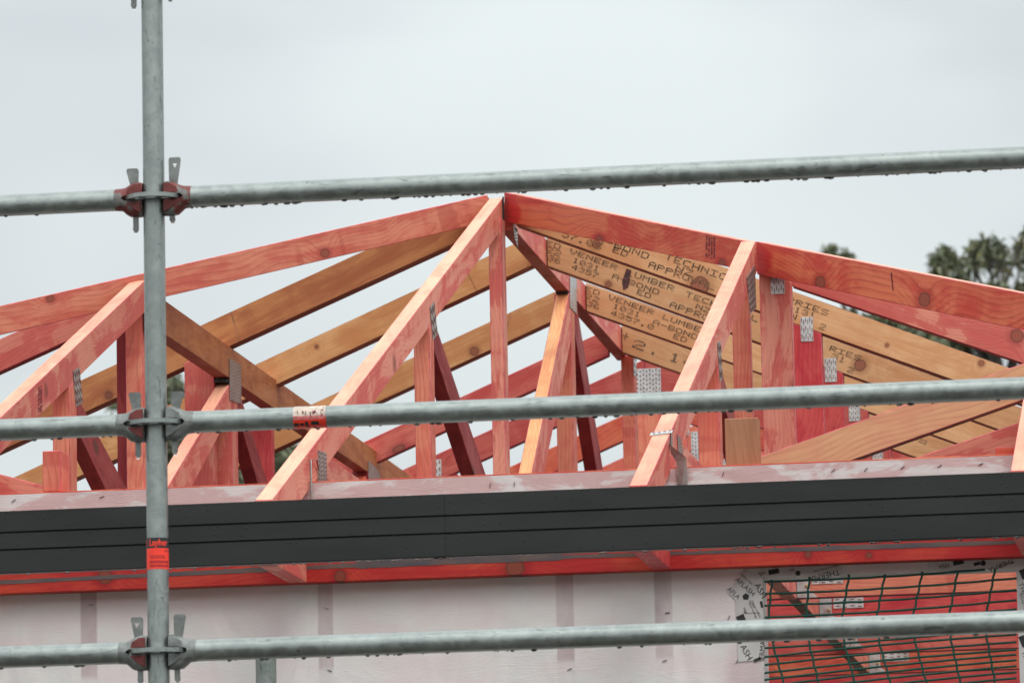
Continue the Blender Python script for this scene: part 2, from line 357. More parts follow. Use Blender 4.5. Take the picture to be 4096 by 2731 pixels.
def box(name, lo, hi, mat, parent=None, bevel=.001):
    x0, y0, z0 = lo; x1, y1, z1 = hi
    c = Vector(((x0+x1)/2, (y0+y1)/2, (z0+z1)/2)); hx, hy, hz = (x1-x0)/2, (y1-y0)/2, (z1-z0)/2
    vs = [(sx*hx, sy*hy, sz*hz) for sx in (-1, 1) for sy in (-1, 1) for sz in (-1, 1)]
    fs = [(0, 1, 3, 2), (4, 6, 7, 5), (0, 4, 5, 1), (2, 3, 7, 6), (0, 2, 6, 4), (1, 5, 7, 3)]
    if abs(hz) > max(hx, hy):      # keep the grain along the longest side
        B = Matrix(((0, 0, 1), (0, 1, 0), (-1, 0, 0))).transposed().to_4x4(); vs = [B.inverted() @ Vector(v) for v in vs]
    elif hy > hx:
        B = Matrix(((0, 1, 0), (-1, 0, 0), (0, 0, 1))).transposed().to_4x4(); vs = [B.inverted() @ Vector(v) for v in vs]
    else: B = Matrix()
    B = B.copy(); B.translation = c
    return mk(name, vs, fs, W[mat] if isinstance(mat, str) else mat, parent, B, None, bevel)
def nail_plate(kind, c, quad, rows, cols, parent, mat='plate', round_=False, t=.0012, slot_h=.55, slot_w=.34):
    """pressed plate with punched slots on the seen face; quad: 4 in-plane points, going round"""
    O, ax, en = plane(kind, c)
    q = [O + ax*a + Vector((0, 0, z)) - en*.0008 for a, z in quad]
    ctr = sum(q, Vector())/4
    vs = [v-ctr for v in q] + [v-ctr-en*t for v in q]
    fs = [(0, 1, 2, 3), (4, 5, 6, 7)] + [(i, (i+1) % 4, 4+(i+1) % 4, 4+i) for i in range(4)]
    fm = {}
    def at(u, v): return (q[0]*(1-u)+q[1]*u)*(1-v) + (q[3]*(1-u)+q[2]*u)*v - ctr - en*(t+.0004)
    for r in range(rows):
        for k in range(cols):
            off = (.22 if k % 2 else -.22)
            u0_ = (k+.5-slot_w/2)/cols; u1_ = (k+.5+slot_w/2)/cols
            v0 = (r+.5-slot_h/2+off*.6)/rows; v1 = (r+.5+slot_h/2+off*.6)/rows
            v0 = max(v0, .02); v1 = min(v1, .98)
            i = len(vs)
            vs += [at(u0_, v0), at(u1_, v0), at(u1_, v1), at(u0_, v1)]; fm[len(fs)] = 1; fs.append((i, i+1, i+2, i+3))
            # the tooth bent out beside its slot
            a, b_ = at(u1_, v0), at(u1_, v1); i = len(vs)
            vs += [a, b_, b_-en*.0012+(a-b_)*.3]; fs.append((i, i+1, i+2))
    me = bpy.data.meshes.new('nail_plate'); me.from_pydata([tuple(v) for v in vs], [], fs)
    me.materials.append(M[mat]); me.materials.append(M['slot'])
    for i in fm: me.polygons[i].material_index = 1
    o = bpy.data.objects.new('nail_plate', me); C.objects.link(o)
    if parent is not None:
        o.parent = parent; o.matrix_basis = abs_of(parent).inverted() @ Matrix.Translation(ctr)
    else: o.matrix_basis = Matrix.Translation(ctr)
    return o
# 5x7 dot letters of an inkjet stencil
FONT = {'A':'01110 10001 10001 11111 10001 10001 10001','B':'11110 10001 10001 11110 10001 10001 11110','C':'01111 10000 10000 10000 10000 10000 01111',
'D':'11110 10001 10001 10001 10001 10001 11110','E':'11111 10000 10000 11110 10000 10000 11111','H':'10001 10001 10001 11111 10001 10001 10001',
'I':'11111 00100 00100 00100 00100 00100 11111','L':'10000 10000 10000 10000 10000 10000 11111','M':'10001 11011 10101 10101 10001 10001 10001',
'N':'10001 11001 10101 10101 10011 10001 10001','O':'01110 10001 10001 10001 10001 10001 01110','P':'11110 10001 10001 11110 10000 10000 10000',
'R':'11110 10001 10001 11110 10100 10010 10001','S':'01111 10000 10000 01110 00001 00001 11110','T':'11111 00100 00100 00100 00100 00100 00100',
'U':'10001 10001 10001 10001 10001 10001 01110','V':'10001 10001 10001 10001 01010 01010 00100','Z':'11111 00001 00010 00100 01000 10000 11111',
'0':'01110 10001 10011 10101 11001 10001 01110','1':'00100 01100 00100 00100 00100 00100 01110','2':'01110 10001 00001 00110 01000 10000 11111',
'3':'01110 10001 00001 00110 00001 10001 01110','4':'00010 00110 01010 10010 11111 00010 00010','5':'11111 10000 11110 00001 00001 10001 01110',
'6':'01110 10000 10000 11110 10001 10001 01110','7':'11111 00001 00010 00100 01000 01000 01000','.':'00000 00000 00000 00000 00000 01100 01100',
'-':'00000 00000 00000 11111 00000 00000 00000','+':'00100 00100 00100 11111 00100 00100 00100',"'":'00100 00100 00000 00000 00000 00000 00000'}
def stencil(parent, kind, c, org, slope, items):
    """items: (text, along, down, height, pitch) measured from org along / below the board's top edge"""
    O, ax, en = plane(kind, c)
    lx = (ax + Vector((0, 0, slope))).normalized(); dn = en.cross(lx).normalized()
    if dn.z > 0: dn = -dn
    base = O + ax*org[0] + Vector((0, 0, org[1])) - en*.0012
    for text, al, dw, h, pitch in items:
        dw, h, al = dw*.93+.002, h*.80, al+slope*dw*-.9
        vs, fs = [], []
        for k, ch in enumerate(text):
            if ch == ' ': continue
            rows = FONT[ch].split()
            for r, row in enumerate(rows):
                x = 0
                while x < 5:
                    if row[x] == '1':
                        x1 = x
                        while x1 < 5 and row[x1] == '1': x1 += 1
                        jit = random.uniform(-.0006, .0006)
                        a0 = al + pitch*(k + x/6.0); a1 = al + pitch*(k + (x1-.12)/6.0)
                        d0 = dw + h*r/7 + jit; d1 = d0 + h*.125
                        i = len(vs)
                        vs += [base+lx*a0+dn*d0, base+lx*a1+dn*d0, base+lx*a1+dn*d1, base+lx*a0+dn*d1]
                        fs.append((i, i+1, i+2, i+3)); x = x1
                    x += 1
        mk('stencil_lettering', [v-base for v in vs], fs, M['ink'], parent, Matrix.Translation(base))
def textmesh(s, size, bold=0):
    cu = bpy.data.curves.new('t', 'FONT'); cu.body = s; cu.size = size; cu.offset = bold; cu.resolution_u = 2
    ob = bpy.data.objects.new('t', cu); C.objects.link(ob)
    dg = bpy.context.evaluated_depsgraph_get(); me = bpy.data.meshes.new_from_object(ob.evaluated_get(dg))
    v = [tuple(q.co) for q in me.vertices]; f = [tuple(p.vertices) for p in me.polygons]
    bpy.data.objects.remove(ob); bpy.data.curves.remove(cu); bpy.data.meshes.remove(me)
    return v, f
def tube(name, a, b, r, mat, parent=None, seg=40, thick=.003):
    a, b = Vector(a), Vector(b); L = (b-a).length; d = (b-a).normalized()
    side = Vector((0, 0, 1)) if abs(d.z) < .9 else Vector((1, 0, 0))
    ly = side.cross(d).normalized(); lz = d.cross(ly)
    B = Matrix((d, ly, lz)).transposed().to_4x4(); B.translation = a
    vs, fs = [], []
    for x, rr in ((0, r-thick), (0, r), (L, r), (L, r-thick)):
        for k in range(seg):
            t_ = 2*math.pi*k/seg; vs.append((x, rr*math.cos(t_), rr*math.sin(t_)))
    for j in range(4):
        for k in range(seg):
            k2 = (k+1) % seg; j2 = (j+1) % 4
            fs.append((j*seg+k, j*seg+k2, j2*seg+k2, j2*seg+k))
    o = mk(name, vs, fs, mat, parent, B)
    for p_ in o.data.polygons: p_.use_smooth = True
    o.data.set_sharp_from_angle(angle=math.radians(50))
    return o
def ico(r, sub=2):
    bm = bmesh.new(); bmesh.ops.create_icosphere(bm, subdivisions=sub, radius=r)
    return bm
m, t, b = newmat('dull_rain_drop', .05); b.inputs['Transmission Weight'].default_value = .85; b.inputs['IOR'].default_value = 1.33; b.inputs['Base Color'].default_value = (.16, .175, .165, 1)
M['dulldrop'] = m
drop_me = bpy.data.meshes.new('water_drop')
bm = ico(.0035, 2)
for v in bm.verts:
    if v.co.z > 0: v.co.z *= .35
    v.co.x *= 1.25
for f in bm.faces: f.smooth = True
bm.to_mesh(drop_me); bm.free(); drop_me.materials.append(M['water'])
drop_dark = drop_me.copy(); drop_dark.materials.clear(); drop_dark.materials.append(M['dulldrop'])
def drop(parent, loc, s=1., sx=1., me=None):
    o = bpy.data.objects.new('water_drop', me or drop_me); C.objects.link(o); o.parent = parent
    o.matrix_basis = abs_of(parent).inverted() @ Matrix.LocRotScale(Vector(loc), None, Vector((s*sx, s, s)))
    return o

# ------------------------------------------------------------------ ground
g = mk('ground', [(-1500, -300, -1.6), (1500, -300, -1.6), (1500, 2500, -1.6), (-1500, 2500, -1.6)], [(0, 1, 2, 3)], M['ground'])
tag(g, None, kind='structure')

# ------------------------------------------------------------------ wall, fascia, soffit
YW = 13.08
wall = thing('framed_wall', (-1.9, YW, -1.6), 'timber framed wall wrapped in pale pink-stained building wrap under the charcoal fascia', 'wall')
x0, x1 = -4.6, 1.2; wx0, wx1, wz0, wz1 = -1.31, -.692, .55, 1.423
def sheet(lo, hi):
    return [(lo[0], 0, lo[1]), (hi[0], 0, lo[1]), (hi[0], 0, hi[1]), (lo[0], 0, hi[1])]
vs, fs = [], []
for lo, hi in (((x0, -1.6), (wx0, 1.6985)), ((wx1, -1.6), (x1, 1.6985)), ((wx0, wz1), (wx1, 1.6985)), ((wx0, -1.6), (wx1, wz0))):
    nx = max(1, int((hi[0]-lo[0])/.04)); nz = max(1, int((hi[1]-lo[1])/.04))
    b0 = len(vs)
    for j in range(nz+1):
        for i in range(nx+1):
            x = lo[0]+(hi[0]-lo[0])*i/nx; z = lo[1]+(hi[1]-lo[1])*j/nz
            vs.append((x, YW, z))
    for j in range(nz):
        for i in range(nx):
            a = b0+j*(nx+1)+i; fs.append((a, a+1, a+nx+2, a+nx+1))
# reveals where the wrap is folded into the opening
for (ax_, az_), (bx_, bz_) in (((wx0, wz0), (wx0, wz1)), ((wx0, wz1), (wx1, wz1)), ((wx1, wz1), (wx1, wz0)), ((wx1, wz0), (wx0, wz0))):
    i = len(vs); vs += [(ax_, YW, az_), (bx_, YW, bz_), (bx_, YW+.09, bz_), (ax_, YW+.09, az_)]; fs.append((i, i+1, i+2, i+3))
mk('building_wrap', vs, fs, M['wrap'], wall)
box('top_plate', (x0, YW+.0015, 1.657), (x1, YW+.0915, 1.702), 'orange', wall)
box('head_plate', (x0, YW+.0015, 1.610), (x1, YW+.0915, 1.6555), 'red', wall)
for cx in (-4.2, -3.6, -2.991, -2.394, -1.798, -1.555, -1.335, -.667, -.1, .5):
    box('wall_stud', (cx-.0225, YW+.0025, -1.56), (cx+.0225, YW+.0905, 1.609), 'red', wall)
box('bottom_plate', (x0, YW+.0015, -1.599), (x1, YW+.0915, -1.561), 'red', wall)
box('window_lintel', (wx0-.001, YW+.003, wz1+.003), (wx1+.001, YW+.088, 1.608), 'red', wall)
box('window_sill_plate', (wx0, YW+.003, wz0-.048), (wx1, YW+.088, wz0-.003), 'red', wall)
# staples holding the wrap
for sx, sz_, ang in ((-3.18, 1.683, .6), (-2.955, 1.684, .3), (-2.465, 1.686, -.5), (-1.977, 1.675, 1.4), (-1.917, 1.675, 1.5), (-1.587, 1.678, 1.3), (-1.40, 1.68, 1.2), (-1.13, 1.678, .7), (-1.05, 1.678, .8), (-.96, 1.679, .6),
                      (-.87, 1.679, .5), (-.77, 1.68, .4), (-2.985, 1.415, .2), (-2.39, 1.385, -.5), (-2.385, 1.232, -.4), (-1.545, 1.345, 0), (-1.555, 1.228, .3), (-1.79, 1.215, .4), (-1.395, 1.327, 1.1), (-1.378, 1.22, 1)):
    O = Vector((sx, YW-.0015, sz_)); d = Vector((math.cos(ang), 0, math.sin(ang)))*.006
    o = mk('staple', [(-.006, -.0012, -.0006), (.006, -.0012, -.0006), (.006, -.0012, .0006), (-.006, -.0012, .0006), (-.006, .001, -.0006), (.006, .001, -.0006), (.006, .001, .0006), (-.006, .001, .0006)],
           [(0, 1, 2, 3), (4, 5, 6, 7), (0, 1, 5, 4), (1, 2, 6, 5), (2, 3, 7, 6), (3, 0, 4, 7)], M['staple'], wall, Matrix.Translation(O) @ Matrix.Rotation(-ang, 4, 'Y'))
# fascia
fas = thing('metal_fascia', (-1.9, 12.66, 1.45), 'dark charcoal metal fascia with two grooves along the eaves, beaded with rain', 'fascia')
def fascia_panel(xa, xb, y):
    prof = [(y, 1.604), (y, 1.5545), (y+.009, 1.5540), (y+.009, 1.5500), (y, 1.5495), (y, 1.5125), (y+.009, 1.5120), (y+.009, 1.5080), (y, 1.5075), (y, 1.4555), (y+.002, 1.4535),
            (y+.030, 1.4535), (y+.030, 1.4550), (y+.0035, 1.4550), (y+.0035, 1.5060), (y+.0105, 1.5068), (y+.0105, 1.5132), (y+.0035, 1.5140), (y+.0035, 1.5480), (y+.0105, 1.5488), (y+.0105, 1.5552), (y+.0035, 1.5560),
            (y+.0035, 1.604)]
    prof = [(q[0], q[1]*.99526) for q in prof]
    n = len(prof); vs = [(xa, *q) for q in prof]+[(xb, *q) for q in prof]
    fs = [list(range(n)), list(range(2*n-1, n-1, -1))]+[(i, (i+1) % n, n+(i+1) % n, n+i) for i in range(n)]
    o = mk('fascia_panel', vs, fs, M['fascia'], fas); return o
fascia_panel(-4.6, -2.0155, 12.5980); fascia_panel(-2.045, 1.2, 12.600)
for k in range(95):
    x = random.choice((random.uniform(-3.15, -.62), random.uniform(-2.75, -1.9), random.uniform(-1.5, -.62)))
    drop(fas, (x, 12.604+random.random()*.012, 1.4448), random.choice((.6, .8, 1., 1.25)), 1.0)
for k in range(34):
    z = random.choice((1.5471, 1.5053)); drop(fas, (random.uniform(-3.1, -.65), 12.5965, z-.002), .5, .9)
# soffit ribbon board on the wall and outriggers
rb = prism('ribbon_board', 'Y', 13.034, rect(-4.6, 1.2, 1.4455, 1.538), .0445, 'wetred', knots=[(-2.938, 1.478, .017), (-1.913, 1.464, .022), (-1.193, 1.471, .008), (-1.045, 1.462, .007), (-2.348, 1.459, .014)])
tag(rb, 'wet red ribbon board running along the wall just under the charcoal fascia', 'soffit board')
m, t, b = newmat('grey_damp_sheen', .35, 0, .5); b.inputs['Base Color'].default_value = (.115, .085, .085, 1)  # wet band on the board, its grey reflection painted as colour
tc = N(t, 'ShaderNodeTexCoord'); a = noise(t, mapping(t, tc.outputs['Object'], (10, 1, 40)), 1, 4)
t.links.new(mixc(t, maprange(t, a, .3, .7), (.09, .075, .085), (.16, .105, .09)), b.inputs['Base Color'])
vs, fs = [], []
segs = [(-4.6, -2.475), (-2.43, -1.575), (-1.53, 1.2)]
for sa, sb in segs:
    n = int((sb-sa)/.012); i0 = len(vs)
    ph = random.random()*9
    for k in range(n+1):
        x = sa+(sb-sa)*k/n
        mid = 1.4745+min(1, max(0, (x+3.2)/1.1))*.0125-max(0, x+2.1)*.004
        h = .0054+.0008*math.sin(x*7+ph)+(.003 if -2.3 < x < -1.8 else 0)
        for s_, sg in ((-1, -1), (1, 1)):
            vs.append((x, 13.0332, mid+s_*h+random.uniform(-.0008, .0008)))
    for k in range(n): fs.append((i0+2*k, i0+2*k+2, i0+2*k+3, i0+2*k+1))
mk('wet_sheen_band', vs, fs, m, rb)
for i, X in enumerate((-2.431, -1.53, -3.331, -.63)):
    o = box('soffit_outrigger', (X-.045, 12.6325, 1.4465), (X, 13.0328, 1.536), ('pink', 'red', 'pink', 'pink')[i])
    tag(o, ('pink soffit outrigger between fascia and ribbon board, below the tallest jack rafter', 'red soffit outrigger under the right jack rafter with the metal strap',
            'soffit outrigger under the left jack rafter, behind the scaffold standard', 'soffit outrigger at the right edge above the netted window')[i], 'outrigger', 'soffit outriggers')

# flashing tape round the window
def tape(pts, label=None, texts=(), shapes=()):
    ctr = Vector((sum(p[0] for p in pts)/len(pts), YW-.0022-random.random()*.0008, sum(p[1] for p in pts)/len(pts)))
    vs = [(p[0]-ctr.x, 0, p[1]-ctr.z) for p in pts]; n = len(vs)
    vs += [(v[0], .0012, v[2]) for v in vs]
    fs = [list(range(n)), list(range(2*n-1, n-1, -1))]+[(i, (i+1) % n, n+(i+1) % n, n+i) for i in range(n)]
    o = mk('flashing_tape', vs, fs, M['tape'], wall, Matrix.Translation(ctr))
    vs, fs = [], []
    for s, x, z, size, ang in texts:
        v, f = textmesh(s, size); i = len(vs); ca, sa = math.cos(ang), math.sin(ang)
        vs += [(x+q[0]*ca-q[1]*sa-ctr.x, -.0005, z+q[0]*sa+q[1]*ca-ctr.z) for q in v]; fs += [tuple(i+k for k in g) for g in f]
    for sh in shapes:
        i = len(vs); vs += [(q[0]-ctr.x, -.0005, q[1]-ctr.z) for q in sh]; fs.append(tuple(range(i, i+len(sh))))
    if vs: mk('printed_lettering', vs, fs, M['print'], o, Matrix.Translation(ctr))
def poly(x, z, r, n, a0=0): return [(x+r*math.cos(a0+2*math.pi*k/n), z+r*math.sin(a0+2*math.pi*k/n)) for k in range(n)]
def para(x, z, a, b, ang):
    ca, sa = math.cos(ang), math.sin(ang)
    return [(x+u*ca-v*sa, z+u*sa+v*ca) for u, v in ((-a, -b), (a, -b), (a, b), (-a, b))]
D2 = math.radians
tape([(-1.378, 1.385), (-1.311, 1.425), (-1.311, 1.222), (-1.375, 1.219)],
     texts=(('products', -1.344, 1.368, .0065, D2(-62)), ('Smarter products', -1.338, 1.366, .0065, D2(-66)), ('Better buildings', -1.346, 1.362, .0065, D2(-66)),
            ('ASH', -1.331, 1.405, .022, D2(-62)), ('Smarter products', -1.326, 1.318, .0065, D2(-74)), ('Better buildings', -1.334, 1.318, .0065, D2(-74)), ('ERMA', -1.312, 1.222, .018, D2(84)), ('ASH', -1.37, 1.256, .022, D2(-62)), ('High', -1.36, 1.35, .009, D2(-70))),
     shapes=(poly(-1.352, 1.377, .009, 5, .3), para(-1.364, 1.321, .010, .012, D2(22)), para(-1.314, 1.357, .003, .008, D2(10)), para(-1.328, 1.219+.004, .009, .0035, D2(20)), para(-1.345, 1.334, .0005, .0005, 0), para(-1.338, 1.337, .020, .0005, 0)))
tape([(-1.398, 1.392), (-1.345, 1.444), (-1.308, 1.432), (-1.372, 1.363)],
     texts=(('AFLASH', -1.378, 1.418, .017, D2(-44)), ('AFLA', -1.398, 1.396, .016, D2(-44)), ('Flashing Tape', -1.366, 1.434, .0075, D2(-44))), shapes=())
tape([(-1.345, 1.445), (-1.118, 1.446), (-1.118, 1.414), (-1.150, 1.416), (-1.30, 1.421)],
     texts=(('THERMA', -1.122, 1.436, .020, D2(192)), ('Adhesion Flashing Tape', -1.125, 1.447, .0065, D2(192)), ('TM', -1.23, 1.444, .010, D2(190)), ('HS', -1.305, 1.44, .014, D2(200))),
     shapes=(para(-1.282, 1.436, .013, .006, D2(10)), poly(-1.223, 1.430, .007, 5, .2)))
tape([(-.905, 1.449), (-.66, 1.449), (-.66, 1.424), (-.905, 1.424)],
     texts=(('HSA', -.855, 1.44, .014, D2(186)), ('THERMA', -.700, 1.448, .017, D2(200)), ('Flashing Tape', -.70, 1.44, .007, D2(198))),
     shapes=(para(-.832, 1.443, .013, .0065, D2(10)), poly(-.772, 1.438, .0075, 5, .2), para(-.787, 1.437, .008, .004, D2(12))))
tape([(-.693, 1.424), (-.64, 1.424), (-.64, 1.10), (-.693, 1.10)],
     texts=(('THERMAFLASH', -.690, 1.385, .018, D2(-72)), ('Flashing Tape', -.688, 1.36, .008, D2(-72)), ('THERMA', -.688, 1.22, .018, D2(-72))),
     shapes=(para(-.676, 1.408, .007, .012, D2(20)), para(-.682, 1.245, .007, .014, D2(20))))
# green safety net stretched over the opening
ZL = (380, 410), (470, 497)
def upx(x, y, Y=YW-.006):     # picture survey of the net, reduced to wall coordinates
    d = fw + rt*((1605.5+x/3.1507-1176)/12430) - up*((1204.7+y/3.1507-784)/12430)
    return d*(Y/d.y)
cols_top = [(530, 385, 500, 700), (800, 378, 770, 700), (1085, 370, 1030, 700), (1345, 362, 1280, 700), (1615, 352, 1540, 700), (1870, 345, 1803, 700), (2140, 332, 2068, 700)]
cols_bot = [(540, 880, 625, 1180), (800, 870, 875, 1180), (1050, 858, 1140, 1180), (1305, 850, 1395, 1180), (1565, 845, 1655, 1180), (1825, 838, 1900, 1180), (2085, 830, 2150, 1180)]
def colx(c, y):
    a, b_ = cols_top[c], cols_bot[c]
    ky = [a[1], a[3], b_[1], b_[3], 1900]; kx = [a[0], a[2], b_[0], b_[2], b_[2]+60]
    for i in range(4):
        if y <= ky[i+1] or i == 3: return kx[i]+(kx[i+1]-kx[i])*(y-ky[i])/(ky[i+1]-ky[i])
rows = [(410, 300), (497, 382), (583, 467), (668, 540), (748, 605), (822, 672), (890, 735), (955, 790), (1012, 845), (1070, 900), (1120, 935), (1168, 975), (1215, 1018), (1262, 1062), (1310, 1105), (1360, 1150)]
crv, segsn = [], []
netv, netf = [], []
def cord(pts, r=.0031, n=6):
    base = len(netv)
    for k, p_ in enumerate(pts):
        d = (pts[min(k+1, len(pts)-1)]-pts[max(k-1, 0)]).normalized(); a = Vector((0, 1, 0)); c_ = d.cross(a).normalized()
        for j in range(n):
            th = 2*math.pi*j/n; netv.append(tuple(p_+a*(r*math.cos(th))+c_*(r*math.sin(th))))
    for k in range(len(pts)-1):
        for j in range(n):
            j2 = (j+1) % n; netf.append((base+k*n+j, base+k*n+j2, base+(k+1)*n+j2, base+(k+1)*n+j))
def rowy(r, x):
    l, rr = rows[r]; u = (x-470)/(2310-470)
    bow = -22*math.sin(math.pi*u)*(.5 if r > 6 else -.7)
    loc = x % 265/265.; sag = 5*math.sin(math.pi*loc)
    return l+(rr-l)*u+bow+sag*(.6 if r < 6 else .3)
for r in range(len(rows)):
    pts = [upx(x, rowy(r, x)) for x in range(474, 2330, 38)]
    pts = [p_ for p_ in pts if p_.z < 1.4225]
    if len(pts) > 1: cord(pts)
for c in range(7):
    pts = []
    for k in range(60):
        y = 300+k*19; x = colx(c, max(y, cols_top[c][1])) if y > cols_top[c][1] else cols_top[c][0]
        p_ = upx(x+3*math.sin(k*1.1+c), y)
        if p_.z < 1.4225: pts.append(p_)
    cord(pts)
net = mk('safety_net', [Vector(v)-Vector((-1, YW, 1)) for v in netv], netf, M['net'], None, Matrix.Translation((-1, YW, 1)), smooth=True)
tag(net, 'green knotted cord net stretched across the window opening', 'net')

# ------------------------------------------------------------------ jack trusses (rise away from the eaves)
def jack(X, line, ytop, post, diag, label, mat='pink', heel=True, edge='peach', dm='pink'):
    y0, z0, s = line; f = lambda y: z0+s*(y-y0)
    kk = {-2.431: [(14.382, 2.185, .018)], -3.331: [(14.078, 2.106, .014)]}.get(X)
    t_ = thing('jack_truss', (X, 13.1, 1.7), label, 'roof truss', 'jack trusses rising from the fascia')
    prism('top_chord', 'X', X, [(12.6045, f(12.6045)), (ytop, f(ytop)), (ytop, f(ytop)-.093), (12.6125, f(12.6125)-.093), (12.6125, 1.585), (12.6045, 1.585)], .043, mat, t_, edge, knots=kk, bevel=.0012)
    if heel: prism('bottom_chord', 'X', X-.0005, [(13.09, 1.703), (16.3, 1.703), (16.3, 1.799), (13.345, 1.799), (13.09, f(13.09)-.0935)], .042, 'pink', t_)
    if post:
        pa, pb, pw = post; zt = f(pa)-.0935
        prism('web', 'X', X+.0005, [(pa, 1.801), (pb, 1.801), (pb, f(pb)-.0935), (pa, zt)], pw, 'salmon', t_)
    if diag:
        prism('web', 'X', X-.0005, diag, .042, dm, t_, None)
    return t_
A = (12.598, 1.598, .365)
J2 = jack(-2.431, A, 16.468, (14.984, 15.061, .046), [(15.063, 2.40), (15.10, 2.405), (16.50, 1.905), (16.50, 1.801), (16.44, 1.801), (15.063, 2.325)],
          'tallest jack truss, pale pink chord rising from the fascia to the roof apex', dm='dark')
nail_plate('X', -2.431, [(14.996, 2.436), (15.071, 2.465), (15.123, 2.378), (15.038, 2.348)], 3, 5, J2, 'platedull')
nail_plate('X', -2.431, [(13.208, 1.797), (13.323, 1.803), (13.321, 1.731), (13.204, 1.717)], 7, 5, J2, 'platedull', slot_h=.4, slot_w=.4)
J3 = jack(-1.53, (12.609, 1.602, .381), 15.345, (14.232, 14.301, .058), [(14.303, 2.115), (14.34, 2.12), (15.25, 1.87), (15.25, 1.801), (14.303, 2.05)],
          'right jack truss with a metal tie-down strap over its pale chord', dm='dark')
nail_plate('X', -1.53, [(14.230, 2.182), (14.304, 2.198), (14.330, 2.100), (14.263, 2.080)], 3, 4, J3, 'platedull')
nail_plate('X', -1.53, [(15.047, 2.490), (15.285, 2.565), (15.290, 2.440), (15.114, 2.395)], 6, 12, J3, 'platedull', slot_h=.35, slot_w=.4)
nail_plate('X', -1.53, [(13.238, 1.804), (13.310, 1.804), (13.363, 1.764), (13.253, 1.760)], 6, 4, J3, 'platedull', slot_h=.4, slot_w=.4)
J1 = jack(-3.331, (13.555, 1.96, .363), 15.345, (14.348, 14.437, .047), [(14.44, 2.13), (14.475, 2.135), (15.20, 1.925), (15.25, 1.801), (15.15, 1.801), (14.44, 2.05)],
          'left jack truss passing behind the scaffold standard, its chord peeling to pale peach', dm='dark')
nail_plate('X', -3.331, [(14.393, 2.205), (14.472, 2.227), (14.508, 2.132), (14.425, 2.109)], 4, 6, J1, 'platedull')
J4 = jack(-.63, (12.609, 1.602, .381), 14.6, None, None, 'jack truss just entering the frame at the far right edge')
# stamped grade marks on chords
def grade_mark(kind, c, quad, parent):
    O, ax, en = plane(kind, c); q = [O+ax*a+Vector((0, 0, z))-en*.001 for a, z in quad]; ctr = sum(q, Vector())/4
    vs, fs = [], []
    for r in range(4):
        k = 0.
        while k < 1:
            dk = random.uniform(.02, .06)
            if random.random() < .8:
                f_ = lambda u, v: (q[0]*(1-u)+q[1]*u)*(1-v)+(q[3]*(1-u)+q[2]*u)*v-ctr
                i = len(vs); u0_, u1_ = r/4+.04, r/4+.2
                vs += [f_(u0_, k), f_(u1_, k), f_(u1_, k+dk*.7), f_(u0_, k+dk*.7)]; fs.append((i, i+1, i+2, i+3))
            k += dk
    mk('grade_stamp', vs, fs, M['inkred'], parent, Matrix.Translation(ctr))
grade_mark('X', -3.331, [(13.98, 2.10), (14.03, 2.115), (14.03, 2.045), (13.98, 2.03)], J1)
# tie-down strap on the right jack truss
st = thing('tie_strap', (-1.51, 13.08, 1.8), 'perforated galvanised strap wrapped over the right jack chord and screwed to the wrapped wall', 'metal strap')
z_at = lambda y: 1.602+.381*(y-12.609)
def strip(pts, name, parent, w, mat, nrm, thick=.0012):
    vs, fs = [], []
    for p_, wv in pts:
        p_ = Vector(p_); wv = Vector(wv); nv = Vector(nrm)
        vs += [p_-wv*w/2, p_+wv*w/2, p_+wv*w/2+nv*thick, p_-wv*w/2+nv*thick]
    n = len(pts)
    for k in range(n-1):
        for j in range(4):
            fs.append((4*k+j, 4*k+(j+1) % 4, 4*k+4+(j+1) % 4, 4*k+4+j))
    fs += [(0, 1, 2, 3), (4*n-4, 4*n-3, 4*n-2, 4*n-1)]
    ctr = Vector(pts[0][0]); return mk(name, [v-ctr for v in vs], fs, mat, parent, Matrix.Translation(ctr))
yy = 13.10
al = Vector((0, 1, .381)).normalized()
strip([((-1.578, yy-.01, z_at(yy-.01)+.0015), al), ((-1.5255, yy+.008, z_at(yy+.008)+.0015), al)], 'strap_band', st, .028, M['plate'], (0, 0, .9))
strip([((-1.5288, yy+.012, z_at(yy+.01)+.001), al), ((-1.5288, 13.115, 1.745), Vector((0, 1, 0)))], 'strap_side', st, .03, M['platedull'], (1, 0, 0))
mk('strap_leg', [(-1.530, 13.090, 1.772), (-1.528, 13.062, 1.757), (-1.488, 13.066, 1.722), (-1.4865, 13.074, 1.60), (-1.5125, 13.074, 1.60), (-1.5125, 13.072, 1.712), (-1.526, 13.07, 1.735),
                 (-1.530, 13.0912, 1.772), (-1.528, 13.0632, 1.757), (-1.488, 13.0672, 1.722), (-1.4865, 13.0752, 1.60), (-1.5125, 13.0752, 1.60), (-1.5125, 13.0732, 1.712), (-1.526, 13.0712, 1.735)],
   [(0, 1, 2, 5, 6), (2, 3, 4, 5), (7, 8, 9, 12, 13), (9, 10, 11, 12), (0, 1, 8, 7), (1, 2, 9, 8), (2, 3, 10, 9), (3, 4, 11, 10), (4, 5, 12, 11), (5, 6, 13, 12), (6, 0, 7, 13)], M['platedull'], st)
for k in range(4):
    x = -1.572+k*.0125
    mk('strap_slot', [(x, yy-.016+.006*k, z_at(yy-.012+.006*k)+.0042), (x+.006, yy-.013+.006*k, z_at(yy-.012+.006*k)+.0042), (x+.006, yy-.006+.006*k, z_at(yy-.003+.006*k)+.0042), (x, yy-.009+.006*k, z_at(yy-.006+.006*k)+.0042)], [(0, 1, 2, 3)], M['slot'], st)
